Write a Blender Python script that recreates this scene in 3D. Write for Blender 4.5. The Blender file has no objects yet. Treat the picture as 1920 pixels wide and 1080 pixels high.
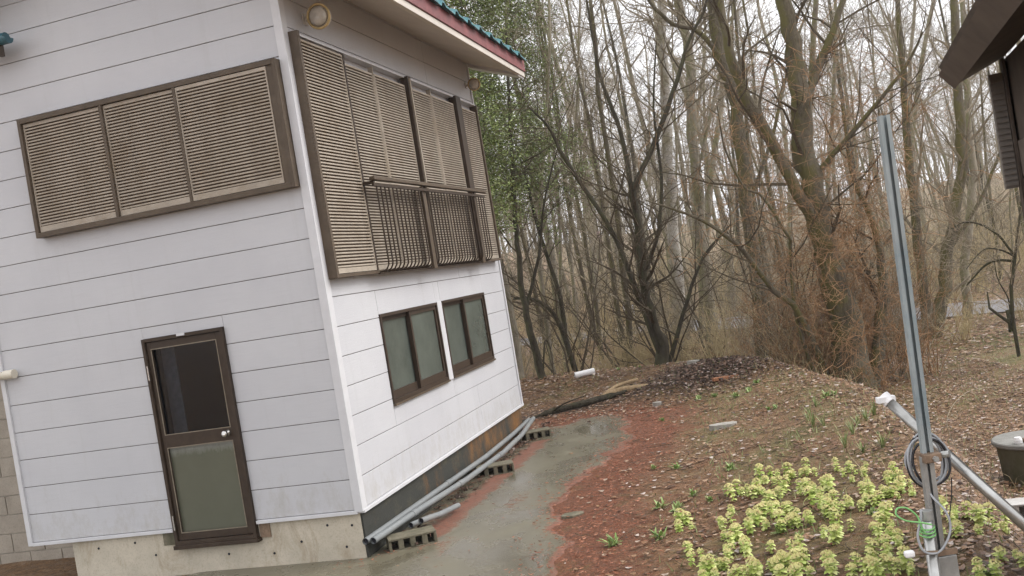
import bpy, math, random
import numpy as np
from mathutils import Vector, Matrix
PI = math.pi
sc = bpy.context.scene
COL = sc.collection

# ---------------------------------------------------------------- camera, sky, sun, exposure
def camera():
    r, p = 0.1624, 0.0142
    down = Vector((math.sin(r)*math.cos(p), -math.cos(r)*math.cos(p), -math.sin(p)))
    up = -down
    fwd = Vector((0, 0, -1)); fwd = (fwd - up*fwd.dot(up)).normalized()
    right = fwd.cross(up)
    M = Matrix((right, fwd, up)).to_4x4()
    M.translation = (0, 0, 2.2)
    cd = bpy.data.cameras.new('camera'); cd.sensor_width = 36; cd.lens = 1859.3/1920*36
    cd.clip_start = .05; cd.clip_end = 1200
    co = bpy.data.objects.new('camera', cd); COL.objects.link(co); co.matrix_world = M
    sc.camera = co
camera()
SUN_EL, SUN_AZ = math.radians(42), math.radians(84)      # azimuth clockwise from +Y
w = bpy.data.worlds.new('World'); sc.world = w; w.use_nodes = True
nt = w.node_tree; nt.nodes.clear()
sky = nt.nodes.new('ShaderNodeTexSky'); sky.sky_type = 'NISHITA'; sky.sun_disc = False
sky.sun_elevation = SUN_EL; sky.sun_rotation = SUN_AZ; sky.dust_density = 6; sky.air_density = 1.0; sky.ozone_density = 1
hs = nt.nodes.new('ShaderNodeHueSaturation'); hs.inputs['Saturation'].default_value = .12
mx = nt.nodes.new('ShaderNodeMix'); mx.data_type = 'RGBA'; mx.inputs['Factor'].default_value = .7
mx.inputs['B'].default_value = (10.6, 10.65, 11.1, 1)          # even overcast layer over the sky model
bg = nt.nodes.new('ShaderNodeBackground'); bg.inputs['Strength'].default_value = .15
wo = nt.nodes.new('ShaderNodeOutputWorld')
nt.links.new(sky.outputs[0], hs.inputs['Color']); nt.links.new(hs.outputs[0], mx.inputs['A'])
nt.links.new(mx.outputs['Result'], bg.inputs[0]); nt.links.new(bg.outputs[0], wo.inputs[0])
sl = bpy.data.lights.new('sun', 'SUN'); sl.energy = 1.9; sl.angle = math.radians(35); sl.color = (1, .985, .965)
so = bpy.data.objects.new('sun', sl); COL.objects.link(so)
sd = Vector((math.sin(SUN_AZ)*math.cos(SUN_EL), math.cos(SUN_AZ)*math.cos(SUN_EL), math.sin(SUN_EL)))
so.rotation_euler = (-sd).to_track_quat('-Z', 'Y').to_euler()
sc.view_settings.view_transform = 'Standard'; sc.view_settings.look = 'None'
sc.view_settings.gamma = 1; sc.view_settings.use_curve_mapping = False; sc.view_settings.exposure = 0.38
sc.render.engine = 'CYCLES'
sc.cycles.use_denoising = True; sc.cycles.filter_width = 1.45
sc.cycles.max_bounces = 5; sc.cycles.transparent_max_bounces = 8
sc.cycles.use_adaptive_sampling = True; sc.cycles.adaptive_threshold = .02

# ---------------------------------------------------------------- materials
class NT:
    def __init__(s, name, rough=.8, spec=.3):
        s.m = bpy.data.materials.new(name); s.m.use_nodes = True
        s.t = s.m.node_tree; s.b = s.t.nodes['Principled BSDF']
        s.b.inputs['Roughness'].default_value = rough
        s.b.inputs['Specular IOR Level'].default_value = spec
    def n(s, typ, **kw):
        nd = s.t.nodes.new(typ)
        for k, v in kw.items():
            if k in nd.inputs: nd.inputs[k].default_value = v
            else: setattr(nd, k, v)
        return nd
    def l(s, a, b): s.t.links.new(a, b)
    def coord(s, scale=(1,1,1), kind='Object'):
        tc = s.n('ShaderNodeTexCoord'); mp = s.n('ShaderNodeMapping')
        mp.inputs['Scale'].default_value = scale
        s.l(tc.outputs[kind], mp.inputs[0]); return mp.outputs[0]
    def geo(s, scale=(1,1,1)):
        g = s.n('ShaderNodeNewGeometry'); mp = s.n('ShaderNodeMapping'); mp.inputs['Scale'].default_value = scale
        s.l(g.outputs['Position'], mp.inputs[0]); return mp.outputs[0]
    def noise(s, vec, scale, detail=4, rough=.6, dist=0):
        nd = s.n('ShaderNodeTexNoise'); nd.inputs['Scale'].default_value = scale
        nd.inputs['Detail'].default_value = detail; nd.inputs['Roughness'].default_value = rough
        nd.inputs['Distortion'].default_value = dist
        s.l(vec, nd.inputs['Vector']); return nd.outputs['Fac']
    def ramp(s, fac, stops):
        r = s.n('ShaderNodeValToRGB'); e = r.color_ramp.elements
        while len(e) < len(stops): e.new(.5)
        for el, (p, c) in zip(e, stops):
            el.position = p; el.color = (c, c, c, 1) if not hasattr(c, '__len__') else (*c, 1)
        s.l(fac, r.inputs[0]); return r.outputs[0]
    def mix(s, f, a, b, mode='MIX'):
        m = s.n('ShaderNodeMix', data_type='RGBA', blend_type=mode)
        for k, v in (('Factor', f), ('A', a), ('B', b)):
            if hasattr(v, 'links') or hasattr(v, 'is_linked'): s.l(v, m.inputs[k])
            elif k == 'Factor': m.inputs[k].default_value = v
            else: m.inputs[k].default_value = (*v, 1) if hasattr(v, '__len__') else (v, v, v, 1)
        return m.outputs['Result']
    def math(s, op, a, b=0.):
        m = s.n('ShaderNodeMath', operation=op)
        for i, v in enumerate((a, b)):
            if hasattr(v, 'is_linked'): s.l(v, m.inputs[i])
            else: m.inputs[i].default_value = v
        return m.outputs[0]
    def col(s, c):
        if hasattr(c, 'is_linked'): s.l(c, s.b.inputs['Base Color'])
        else: s.b.inputs['Base Color'].default_value = (*c, 1)
    def rough(s, r): s.l(r, s.b.inputs['Roughness'])
    def bump(s, h, strength=.4, dist=.01):
        b = s.n('ShaderNodeBump', Strength=strength, Distance=dist); s.l(h, b.inputs['Height'])
        s.l(b.outputs[0], s.b.inputs['Normal'])

def simple(name, c, rough=.6, spec=.4, metal=0, var=.25, nscale=20, bump=0, stretch=(1,1,1), dirt=None):
    m = NT(name, rough, spec); m.b.inputs['Metallic'].default_value = metal
    v = m.coord(stretch); n = m.noise(v, nscale, 5, .65)
    base = m.mix(m.ramp(n, [(.3, 0), (.7, 1)]), tuple(x*(1-var) for x in c), tuple(min(1, x*(1+var)) for x in c))
    if dirt:
        n2 = m.noise(m.geo(), 3.1, 6, .7)
        base = m.mix(m.ramp(n2, [(.48, 0), (.72, .8)]), base, dirt)
    m.col(base)
    if bump: m.bump(n, bump, .01)
    return m.m

def mk_siding():
    m = NT('painted_siding', .42, .45)
    g = m.geo()
    grain = m.noise(m.geo((5, 5, 95)), 1.0, 5, .7)
    big = m.noise(g, .9, 4, .6)
    oi = m.n('ShaderNodeObjectInfo')
    c = m.mix(m.ramp(big, [(.35, 0), (.7, 1)]), (.47, .468, .485), (.52, .518, .53))
    c = m.mix(m.math('MULTIPLY', oi.outputs['Random'], .10), c, (.42, .415, .425))
    streak = m.noise(m.geo((9, 9, .55)), 1.0, 5, .7)
    c = m.mix(m.ramp(streak, [(.55, 0), (.8, .35)]), c, (.39, .385, .375))
    c = m.mix(m.ramp(grain, [(.35, .16), (.55, 0)]), c, (.40, .40, .42))
    sz = m.n('ShaderNodeSeparateXYZ'); m.l(g, sz.inputs[0])
    spl = m.math('SUBTRACT', m.math('MULTIPLY', m.noise(m.geo((3, 3, 1.5)), 3.0, 7, .8), 1.3), m.math('MULTIPLY', sz.outputs['Z'], .55))
    c = m.mix(m.ramp(spl, [(.28, 0), (.62, .5)]), c, (.33, .30, .25))
    m.col(c); m.bump(grain, .35, .004); return m.m

def mk_concrete(name, c1, c2, stain=None, scale=3, sfac=(.5, .75)):
    m = NT(name, .75, .35); g = m.geo()
    n = m.noise(g, scale, 8, .7); f = m.noise(g, 60, 4, .7)
    c = m.mix(m.ramp(n, [(.3, 0), (.7, 1)]), c1, c2)
    if stain:
        s_ = m.noise(m.geo((2.2, 2.2, 1.0)), 1.7, 6, .75, .6)
        c = m.mix(m.ramp(s_, [(sfac[0], 0), (sfac[1], .9)]), c, stain)
    c = m.mix(m.ramp(f, [(.3, .35), (.5, 0)]), c, tuple(x*.5 for x in c1))
    m.col(c); m.bump(m.math('ADD', n, m.math('MULTIPLY', f, .4)), .4, .008); return m.m

def mk_plinth():      # dark wet foundation with orange algae, stronger toward the far end
    m = NT('algae_stained_concrete', .7, .35); g = m.coord()
    sep = m.n('ShaderNodeSeparateXYZ'); m.l(g, sep.inputs[0])
    n = m.noise(m.coord((1, 1, .45)), 3.2, 8, .72)
    far = m.math('MULTIPLY', sep.outputs['Y'], .062)
    k = m.math('ADD', n, far)
    c = m.mix(m.ramp(k, [(.66, 0), (.98, 1)]), (.034, .034, .028), (.25, .11, .026))
    low = m.noise(m.coord((1.5, 1.5, 4)), 2.0, 6, .7)
    c = m.mix(m.ramp(low, [(.52, 0), (.75, .6)]), c, (.115, .10, .06))
    f = m.noise(m.coord(), 45, 5, .7)
    c = m.mix(m.ramp(f, [(.35, .5), (.55, 0)]), c, (.03, .03, .025))
    m.col(c); m.bump(f, .4, .008); return m.m

def mk_ground():
    m = NT('wet_woodland_ground', .7, .4)
    at = m.n('ShaderNodeVertexColor'); at.layer_name = 'mask'
    sep = m.n('ShaderNodeSeparateColor'); m.l(at.outputs[0], sep.inputs[0])
    R, G, B = sep.outputs
    g = m.geo()
    n1 = m.noise(g, 1.3, 6, .65); n2 = m.noise(g, 6.5, 8, .75, .5); n3 = m.noise(g, 45, 5, .75); n4 = m.noise(g, 17, 6, .8, 1.2)
    leafc = m.ramp(n4, [(.34, (.03, .016, .008)), (.46, (.16, .085, .04)), (.55, (.31, .18, .088)), (.68, (.38, .26, .155)), (.8, (.50, .40, .30))])
    soil = m.ramp(n3, [(.38, (.04, .022, .01)), (.6, (.19, .108, .05)), (.8, (.34, .205, .10))])
    c = m.mix(m.ramp(n2, [(.42, 0), (.6, 1)]), soil, leafc)
    vor = m.n('ShaderNodeTexVoronoi'); vor.inputs['Scale'].default_value = 26; m.l(g, vor.inputs['Vector'])
    lc = m.ramp(vor.outputs['Color'], [(.0, (.10, .052, .025)), (.5, (.32, .185, .09)), (.85, (.39, .275, .17)), (1., (.48, .40, .33))])
    c = m.mix(m.ramp(n1, [(.4, .25), (.65, .7)]), c, lc)
    # red conifer needles
    nd = m.ramp(n3, [(.25, (.08, .028, .015)), (.5, (.25, .085, .042)), (.8, (.40, .18, .10))])
    rf = m.ramp(m.math('ADD', m.math('MULTIPLY', R, 1.35), m.math('MULTIPLY', m.math('SUBTRACT', n2, .5), 1.5)), [(.30, 0), (.85, 1)])
    nd = m.mix(m.ramp(n4, [(.35, .8), (.6, 0)]), nd, (.07, .04, .025)); nd = m.mix(m.ramp(n4, [(.62, 0), (.78, .7)]), nd, (.36, .25, .18)); c = m.mix(m.math('MULTIPLY', rf, .9), c, nd)
    # moss and green sheen
    gf = m.ramp(m.math('ADD', m.math('MULTIPLY', G, .8), m.math('MULTIPLY', m.math('SUBTRACT', n1, .5), 1.8)), [(.35, 0), (.75, .75)])
    c = m.mix(gf, c, m.mix(m.ramp(n3, [(.35, 0), (.7, 1)]), (.055, .055, .014), (.24, .23, .075)))
    # dark humus
    bf = m.ramp(m.math('ADD', B, m.math('MULTIPLY', m.math('SUBTRACT', n2, .5), 1.2)), [(.35, 0), (.65, .9)])
    c = m.mix(bf, c, m.mix(n3, (.022, .014, .009), (.10, .055, .032)))
    hsn = m.n('ShaderNodeHueSaturation', Saturation=1.08, Value=1.0); m.l(c, hsn.inputs['Color']); c = hsn.outputs[0]
    m.col(c); m.rough(m.ramp(n2, [(.3, .42), (.7, .8)]))
    m.bump(m.math('ADD', m.math('MULTIPLY', n4, .8), n3), 1.0, .04)
    return m.m

def mk_slab():
    m = NT('wet_concrete_slab', .35, .5); g = m.geo()
    n = m.noise(g, 1.1, 5, .6, .5); n2 = m.noise(g, 5, 8, .7); n3 = m.noise(g, 70, 4, .7)
    c = m.mix(m.ramp(n, [(.35, 0), (.65, 1)]), (.105, .092, .062), (.172, .155, .108))
    c = m.mix(m.ramp(n2, [(.35, .4), (.6, 0)]), c, (.085, .072, .047))
    nd = m.noise(g, 24, 7, .8, 1.0)
    at = m.n('ShaderNodeVertexColor'); at.layer_name = 'mask'
    sep = m.n('ShaderNodeSeparateColor'); m.l(at.outputs[0], sep.inputs[0])
    n5 = m.noise(g, 19, 7, .8, 1.0)
    red = m.mix(m.ramp(n5, [(.35, .85), (.6, 0)]), m.ramp(n3, [(.3, (.10, .037, .022)), (.7, (.31, .12, .07))]), (.075, .042, .026))
    k = m.math('ADD', m.math('MULTIPLY', sep.outputs[0], 1.15), m.math('MULTIPLY', m.math('SUBTRACT', nd, .5), 1.3))
    k = m.math('ADD', k, m.math('MULTIPLY', m.math('SUBTRACT', n2, .5), 1.2))
    kf = m.ramp(k, [(.40, 0), (.50, .75), (.72, 1)])
    c = m.mix(kf, c, red)
    c = m.mix(m.ramp(nd, [(.25, .6), (.33, 0)]), c, (.06, .04, .03))
    m.col(c)
    pud = m.ramp(m.math('ADD', sep.outputs[2], m.math('MULTIPLY', m.math('SUBTRACT', n2, .5), .5)), [(.45, 0), (.8, .85)])
    dry = m.math('ADD', m.ramp(m.math('ADD', n, m.math('MULTIPLY', n2, .3)), [(.5, .14), (.8, .42)]), m.math('MULTIPLY', kf, .4))
    m.col(m.mix(m.math('MULTIPLY', pud, .45), c, (.06, .055, .04)))
    m.rough(m.math('ADD', m.math('MULTIPLY', dry, m.math('SUBTRACT', 1., m.math('MULTIPLY', pud, .92))), .02))
    m.bump(m.math('MULTIPLY', m.math('ADD', m.math('MULTIPLY', n3, .4), n2), m.math('SUBTRACT', 1., pud)), .15, .006); return m.m

def mk_bark(name, dark, light, moss=None, scale=1., rough=.85, vert=.25):
    m = NT(name, rough, .1); oi = m.n('ShaderNodeObjectInfo')
    v = m.coord((1, 1, vert)); n = m.noise(v, 26*scale, 6, .75, .6); big = m.noise(m.coord((1, 1, .6)), 1.6, 5, .65)
    c = m.mix(m.ramp(n, [(.32, 0), (.68, 1)]), dark, light)
    c = m.mix(m.math('MULTIPLY', oi.outputs['Random'], .45), c, tuple(x*.62 for x in light))
    c = m.mix(m.ramp(big, [(.45, 0), (.75, .5)]), c, tuple(min(1, x*1.5) for x in light))
    if moss: 
        g = m.n('ShaderNodeNewGeometry'); s = m.n('ShaderNodeSeparateXYZ'); m.l(g.outputs['Normal'], s.inputs[0])
        k = m.math('ADD', m.noise(m.coord(), 2.3, 6, .7), m.math('MULTIPLY', s.outputs['X'], -.12))
        c = m.mix(m.ramp(k, [(.47, 0), (.62, .75)]), c, moss)
    m.col(c); m.bump(n, .8, .02); return m.m

def mk_rand(name, stops, rough=.7, spec=.3, noise=0, sub=None):
    m = NT(name, rough, spec); g = m.n('ShaderNodeNewGeometry')
    c = m.ramp(g.outputs['Random Per Island'], stops)
    if noise:
        n = m.noise(m.geo(), noise, 4, .7); c = m.mix(m.ramp(n, [(.35, .5), (.6, 0)]), c, tuple(x*.5 for x in stops[0][1]))
    if name == 'fallen_leaves':
        hsn = m.n('ShaderNodeHueSaturation', Saturation=1.03, Value=.97); m.l(c, hsn.inputs['Color']); c = hsn.outputs[0]
    m.col(c)
    if sub: m.b.inputs['Subsurface Weight'].default_value = sub
    return m.m

def mk_glass(name, tint, rough):
    m = NT(name, rough, .5); m.b.inputs['Transmission Weight'].default_value = 1
    m.b.inputs['Base Color'].default_value = (*tint, 1); m.b.inputs['IOR'].default_value = 1.45
    return m.m

M = {}
M['siding'] = mk_siding()
M['trim'] = simple('white_trim', (.56, .555, .565), .35, .5, var=.06, nscale=6)
M['core'] = simple('joint_sealant', (.21, .19, .175), .8)
M['brown'] = simple('brown_aluminium', (.085, .062, .042), .5, .25, var=.15, nscale=9, dirt=(.12, .09, .06))
M['dbrown'] = simple('dark_bronze_frame', (.045, .030, .020), .45, .25, var=.2, nscale=12)
M['slat'] = simple('beige_louvre', (.35, .30, .24), .5, .3, var=.16, nscale=5, dirt=(.25, .195, .135))
M['slat_back'] = simple('louvre_gap', (.12, .085, .058), .8)
M['frost'] = simple('frosted_pane', (.088, .100, .085), .15, .5, var=.22, nscale=2.2)
def mk_lowpanel():
    m = NT('olive_frosted_panel', .3, .4); v = m.coord(); s = m.n('ShaderNodeSeparateXYZ'); m.l(v, s.inputs[0])
    n = m.noise(v, 3, 5, .6); f = m.noise(m.coord((1, 1, .45)), 28, 6, .8)
    c = m.mix(n, (.08, .082, .056), (.115, .116, .082))
    k = m.math('ADD', m.math('MULTIPLY', m.math('SUBTRACT', s.outputs['Z'], 1.06), 9.), m.math('MULTIPLY', m.math('SUBTRACT', f, .5), 1.4))
    m.col(m.mix(m.ramp(k, [(.05, 0), (.75, .75)]), c, (.24, .245, .225))); return m.m
M['lowpanel'] = mk_lowpanel()
M['glass'] = mk_glass('blue_tinted_glass', (.28, .40, .58), .04)  # blue tint stands in for the navy reflection on the door pane
M['inside'] = simple('dark_interior', (.012, .015, .028), .9)  # room shade put into a near-black colour, blued for the pane's navy look
M['curtain'] = simple('brown_curtain', (.40, .26, .17), .9)
M['chrome'] = simple('steel_knob', (.55, .53, .50), .25, .5, metal=1, var=.1)
M['foundation'] = mk_concrete('cream_foundation', (.42, .375, .295), (.56, .50, .40), (.27, .20, .12))
M['plinth'] = mk_plinth()
M['soffit'] = simple('cream_soffit', (.52, .475, .42), .6, .3, var=.07, nscale=3)
M['fascia'] = simple('maroon_fascia', (.20, .062, .062), .5, .4, var=.22, nscale=7, dirt=(.13, .045, .045))
M['tile'] = simple('teal_roof_tile', (.035, .165, .19), .4, .5, var=.3, nscale=9, dirt=(.10, .19, .20))
M['lampring'] = simple('yellowed_lamp_ring', (.50, .37, .17), .5, .4, var=.25)
M['lampglass'] = simple('milky_lamp_glass', (.50, .46, .40), .25, .5, var=.2, nscale=14)
M['cblock'] = mk_concrete('old_concrete_block', (.085, .076, .05), (.20, .175, .12), (.045, .048, .02), 9)
M['pblock'] = mk_concrete('pale_concrete_block', (.40, .385, .36), (.52, .50, .47), None, 8)
M['wblock'] = mk_concrete('tan_block_wall', (.27, .235, .19), (.37, .325, .265), None, 4)
M['mortar'] = mk_concrete('mortar', (.36, .33, .27), (.44, .40, .33))
M['ring'] = mk_concrete('mossy_well_ring', (.085, .075, .045), (.16, .14, .095), (.07, .075, .03), 5, (.45, .7))
M['lid'] = mk_concrete('wet_concrete_lid', (.17, .165, .145), (.26, .25, .23), (.15, .15, .13), 5)
M['pvc'] = simple('grey_pvc', (.19, .20, .20), .38, .5, var=.12, nscale=3, dirt=(.22, .22, .20))
M['cream_pvc'] = simple('cream_pvc', (.60, .55, .45), .4, .5, var=.05)
M['hole'] = simple('pipe_bore', (.02, .02, .025), .9)
M['galv'] = simple('galvanised_steel', (.36, .36, .34), .42, .5, metal=.4, var=.25, nscale=14, dirt=(.2, .2, .19))
M['galvblue'] = simple('blue_tinged_galvanised_strut', (.30, .33, .33), .5, .5, metal=.2, var=.25, nscale=9, stretch=(1, 1, .3), dirt=(.13, .20, .23))
M['steelpipe'] = simple('bright_steel_pipe', (.46, .46, .44), .3, .5, metal=.8, var=.15, nscale=10, dirt=(.2, .19, .17))
M['rust'] = simple('rusty_clamp', (.22, .15, .10), .6, .5, metal=.3, var=.4)
M['white'] = simple('white_plastic', (.78, .77, .76), .4, .5, var=.04)
M['cable'] = simple('grey_cable', (.34, .35, .36), .45, .5, var=.1)
M['black'] = simple('black_rubber', (.025, .025, .028), .5)
M['green'] = simple('bright_green_cord', (.22, .50, .17), .5, .4, var=.1)
M['house2'] = simple('dark_brown_timber', (.075, .057, .044), .65, .3, var=.3, nscale=5)
M['house2b'] = simple('brown_boarding', (.11, .088, .072), .7, .3, var=.2, nscale=5)
M['house2slat'] = simple('dark_louvre', (.17, .15, .13), .6, .4, var=.1)
M['gutter'] = simple('teal_gutter', (.035, .11, .14), .35, .5, var=.2)
M['ground'] = mk_ground()
M['slab'] = mk_slab()
M['bead'] = simple('dull_bead', (.20, .165, .12), .5)
M['haze_streak'] = simple('condensation', (.22, .235, .22), .5, .4, var=.5, nscale=30)
M['asphalt'] = simple('wet_asphalt', (.17, .165, .175), .4, .5, var=.2, nscale=3)
M['bark'] = mk_bark('grey_brown_bark', (.095, .083, .062), (.34, .30, .23), (.20, .195, .09))
M['bark_moss'] = mk_bark('mossy_bark', (.038, .032, .023), (.165, .14, .098), (.13, .118, .038))
M['bark_dark'] = mk_bark('dark_wet_bark', (.014, .012, .008), (.075, .064, .045), (.085, .085, .045))
M['bark_birch'] = mk_bark('birch_bark', (.22, .20, .175), (.46, .43, .38), (.20, .18, .10), .6, .7, 2.5)
M['twig'] = mk_bark('brown_twigs', (.11, .093, .066), (.37, .315, .225))
M['twig_dark'] = mk_bark('dark_twigs', (.035, .027, .018), (.14, .112, .075))
M['twig_tan'] = mk_bark('tan_twigs', (.24, .19, .10), (.56, .46, .27))
M['vine'] = mk_bark('rust_brown_vines', (.14, .078, .040), (.43, .265, .145))
M['leaf_green'] = mk_rand('evergreen_leaves', [(0, (.07, .10, .025)), (.5, (.17, .22, .06)), (1, (.31, .36, .13))], .5, .4)
M['litter'] = mk_rand('fallen_leaves', [(0, (.05, .024, .013)), (.25, (.15, .072, .035)), (.5, (.26, .138, .068)), (.7, (.34, .205, .115)), (.9, (.42, .32, .235)), (1, (.56, .48, .44))], .5, .5, 40)
M['needles'] = mk_rand('red_needles', [(0, (.10, .035, .018)), (.5, (.25, .085, .045)), (1, (.40, .18, .105))], .6)
M['bract'] = mk_rand('butterbur_bracts', [(0, (.24, .33, .06)), (.5, (.48, .56, .15)), (1, (.70, .72, .30))], .55, .35)
M['floret'] = mk_rand('butterbur_florets', [(0, (.46, .45, .15)), (.6, (.64, .60, .27)), (1, (.45, .34, .16))], .7)
M['weed'] = mk_rand('green_weed_leaves', [(0, (.12, .20, .05)), (.5, (.23, .33, .10)), (1, (.36, .44, .18))], .5)
M['blade'] = mk_rand('grey_green_blades', [(0, (.13, .18, .06)), (.5, (.23, .29, .11)), (1, (.38, .37, .18))], .5)
M['dry'] = mk_rand('dry_grass', [(0, (.16, .11, .05)), (.5, (.30, .23, .12)), (1, (.42, .34, .20))], .8)
M['debris'] = mk_rand('dark_debris', [(0, (.02, .012, .008)), (.5, (.07, .04, .026)), (.85, (.16, .10, .07)), (1, (.33, .27, .24))], .7)
M['palelog'] = mk_bark('peeled_log', (.22, .145, .075), (.42, .31, .19))
M['orange'] = simple('rust_orange_plank', (.27, .12, .06), .7, .3, var=.2)
M['stone'] = mk_concrete('pale_stone', (.24, .22, .19), (.37, .35, .31), None, 8)
M['signblue'] = simple('blue_white_board', (.50, .56, .70), .5, .4, var=.1)
M['pink'] = simple('pale_pink_board', (.70, .52, .50), .6, .3, var=.1)

# ---------------------------------------------------------------- mesh helpers
class MB:
    def __init__(s): s.v = []; s.f = []
    def box(s, a, b):
        (x0, y0, z0), (x1, y1, z1) = [tuple(map(min, zip(a, b))), tuple(map(max, zip(a, b)))]
        n = len(s.v)
        s.v += [(x0,y0,z0),(x1,y0,z0),(x1,y1,z0),(x0,y1,z0),(x0,y0,z1),(x1,y0,z1),(x1,y1,z1),(x0,y1,z1)]
        s.f += [tuple(n+i for i in q) for q in ((0,3,2,1),(4,5,6,7),(0,1,5,4),(1,2,6,5),(2,3,7,6),(3,0,4,7))]
        return s
    def prism(s, prof, axis, t0, t1):
        """prof: list of 2D points; extruded along axis 0/1/2 from t0 to t1 (convex end caps)"""
        n = len(s.v); k = len(prof)
        for t in (t0, t1):
            for p in prof:
                q = list(p); q.insert(axis, t); s.v.append(tuple(q))
        for i in range(k):
            j = (i+1) % k; s.f.append((n+i, n+j, n+k+j, n+k+i))
        s.f.append(tuple(n+i for i in range(k-1, -1, -1))); s.f.append(tuple(n+k+i for i in range(k)))
        return s
    def tube(s, pts, rad, sides=8, caps=True, open_end=False):
        if not hasattr(rad, '__len__'): rad = [rad]*len(pts)
        pts = [Vector(p) for p in pts]; n0 = len(s.v)
        ref = None
        for i, p in enumerate(pts):
            d = (pts[min(i+1, len(pts)-1)] - pts[max(i-1, 0)])
            d = d.normalized() if d.length > 1e-9 else Vector((0,0,1))
            if ref is None: ref = d.orthogonal().normalized()
            ref = (ref - d*ref.dot(d)).normalized(); bi = d.cross(ref)
            for k in range(sides):
                a = 2*PI*k/sides
                q = p + (ref*math.cos(a) + bi*math.sin(a))*rad[i]; s.v.append((q.x, q.y, q.z))
        for i in range(len(pts)-1):
            for k in range(sides):
                a = n0+i*sides; b = a+sides; k2 = (k+1) % sides
                s.f.append((a+k, a+k2, b+k2, b+k))
        if caps:
            s.f.append(tuple(n0+k for k in range(sides-1, -1, -1)))
            s.f.append(tuple(n0+(len(pts)-1)*sides+k for k in range(sides)))
        return s
    def lathe(s, prof, sides=24, M_=None):
        n0 = len(s.v)
        for (r, z) in prof:
            for k in range(sides):
                a = 2*PI*k/sides; q = Vector((r*math.cos(a), r*math.sin(a), z))
                if M_ is not None: q = M_ @ q
                s.v.append((q.x, q.y, q.z))
        for i in range(len(prof)-1):
            for k in range(sides):
                a = n0+i*sides; b = a+sides; k2 = (k+1) % sides
                s.f.append((a+k, a+k2, b+k2, b+k))
        s.f.append(tuple(n0+k for k in range(sides-1, -1, -1)))
        s.f.append(tuple(n0+(len(prof)-1)*sides+k for k in range(sides)))
        return s
    def mesh(s, name, mat, smooth=False):
        me = bpy.data.meshes.new(name); me.from_pydata(s.v, [], s.f); me.materials.append(mat)
        if smooth: me.polygons.foreach_set('use_smooth', [True]*len(me.polygons))
        return me
    def obj(s, name, mat, parent=None, smooth=False, bevel=0):
        return link(name, s.mesh(name, mat, smooth), parent, bevel)

def link(name, me, parent=None, bevel=0, loc=None, rot=None):
    o = bpy.data.objects.new(name, me); COL.objects.link(o)
    if parent is not None: o.parent = parent
    if loc is not None: o.location = loc
    if rot is not None: o.rotation_euler = rot
    if bevel:
        b = o.modifiers.new('bevel', 'BEVEL'); b.width = bevel; b.segments = 2; b.limit_method = 'ANGLE'
    return o
def smooth_auto(o):
    for p in o.data.polygons: p.use_smooth = True
    md = o.modifiers.new('edges', 'EDGE_SPLIT'); md.split_angle = math.radians(35)
    return o
def tag(o, label=None, cat=None, group=None, kind=None):
    if label: o['label'] = label
    if cat: o['category'] = cat
    if group: o['group'] = group
    if kind: o['kind'] = kind
    return o
def thing(name, label, cat, loc=(0,0,0), rz=0, group=None):
    o = bpy.data.objects.new(name, None); COL.objects.link(o); o.empty_display_size = .1
    o.location = loc; o.rotation_euler = (0, 0, rz)
    return tag(o, label, cat, group)
def copy_tree(o, parent=None):
    c = o.copy(); COL.objects.link(c)
    if parent is not None: c.parent = parent
    for ch in [x for x in CH.get(o.name, [])]: copy_tree(ch, c)
    return c
CH = {}
def reg(parent, *kids): CH[parent.name] = list(kids)

# ---------------------------------------------------------------- terrain
CREST=[(1.2,1.0),(1.9,4.2),(2.3,5.5),(2.8,7.3),(3.35,9.3),(3.8,11.7),(3.8,14.4),(3.2,16.5),(1.6,18.0),(0,18.7),(-3,19.4),(-14,21)]
def sdist(x,y):
    x=np.asarray(x,float);y=np.asarray(y,float)
    best=np.full(x.shape,1e9);sg=np.ones(x.shape)
    for (ax,ay),(bx,by) in zip(CREST[:-1],CREST[1:]):
        dx,dy=bx-ax,by-ay; L=dx*dx+dy*dy
        t=np.clip(((x-ax)*dx+(y-ay)*dy)/L,0,1)
        qx,qy=x-ax-t*dx,y-ay-t*dy
        d=np.hypot(qx,qy); c=dx*(y-ay)-dy*(x-ax)
        m=d<best-1e-9; best=np.where(m,d,best); sg=np.where(m,np.where(c<0,1,-1),sg)
    return best*sg
def sm(t):
    t=np.clip(t,0,1); return t*t*(3-2*t)
def gz(x,y):
    x=np.asarray(x,float);y=np.asarray(y,float)
    s=sdist(x,y)
    out=.2-.7*sm(s/1.0)
    ins=.2*np.exp(-(s/1.5)**2)
    z=np.where(s>0,out,ins)
    z=z+.20*np.exp(-(((x-2.75)/.95)**2+((y-15.2)/.8)**2))
    z=z+.03*np.sin(x*1.7+y*.6)*np.sin(y*1.3-x*.4)*sm((np.abs(x+.2)-1.8)/1.5+sm((y-15)/2))
    z=z+.12*np.sin(x*.31+1)*np.sin(y*.27)*sm((s-1)/4)
    r=np.maximum(y-45,0)
    z=z+np.minimum(r*.06,6.0)
    return z
def gh(x, y): return float(gz(np.array([x]), np.array([y]))[0])

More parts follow.
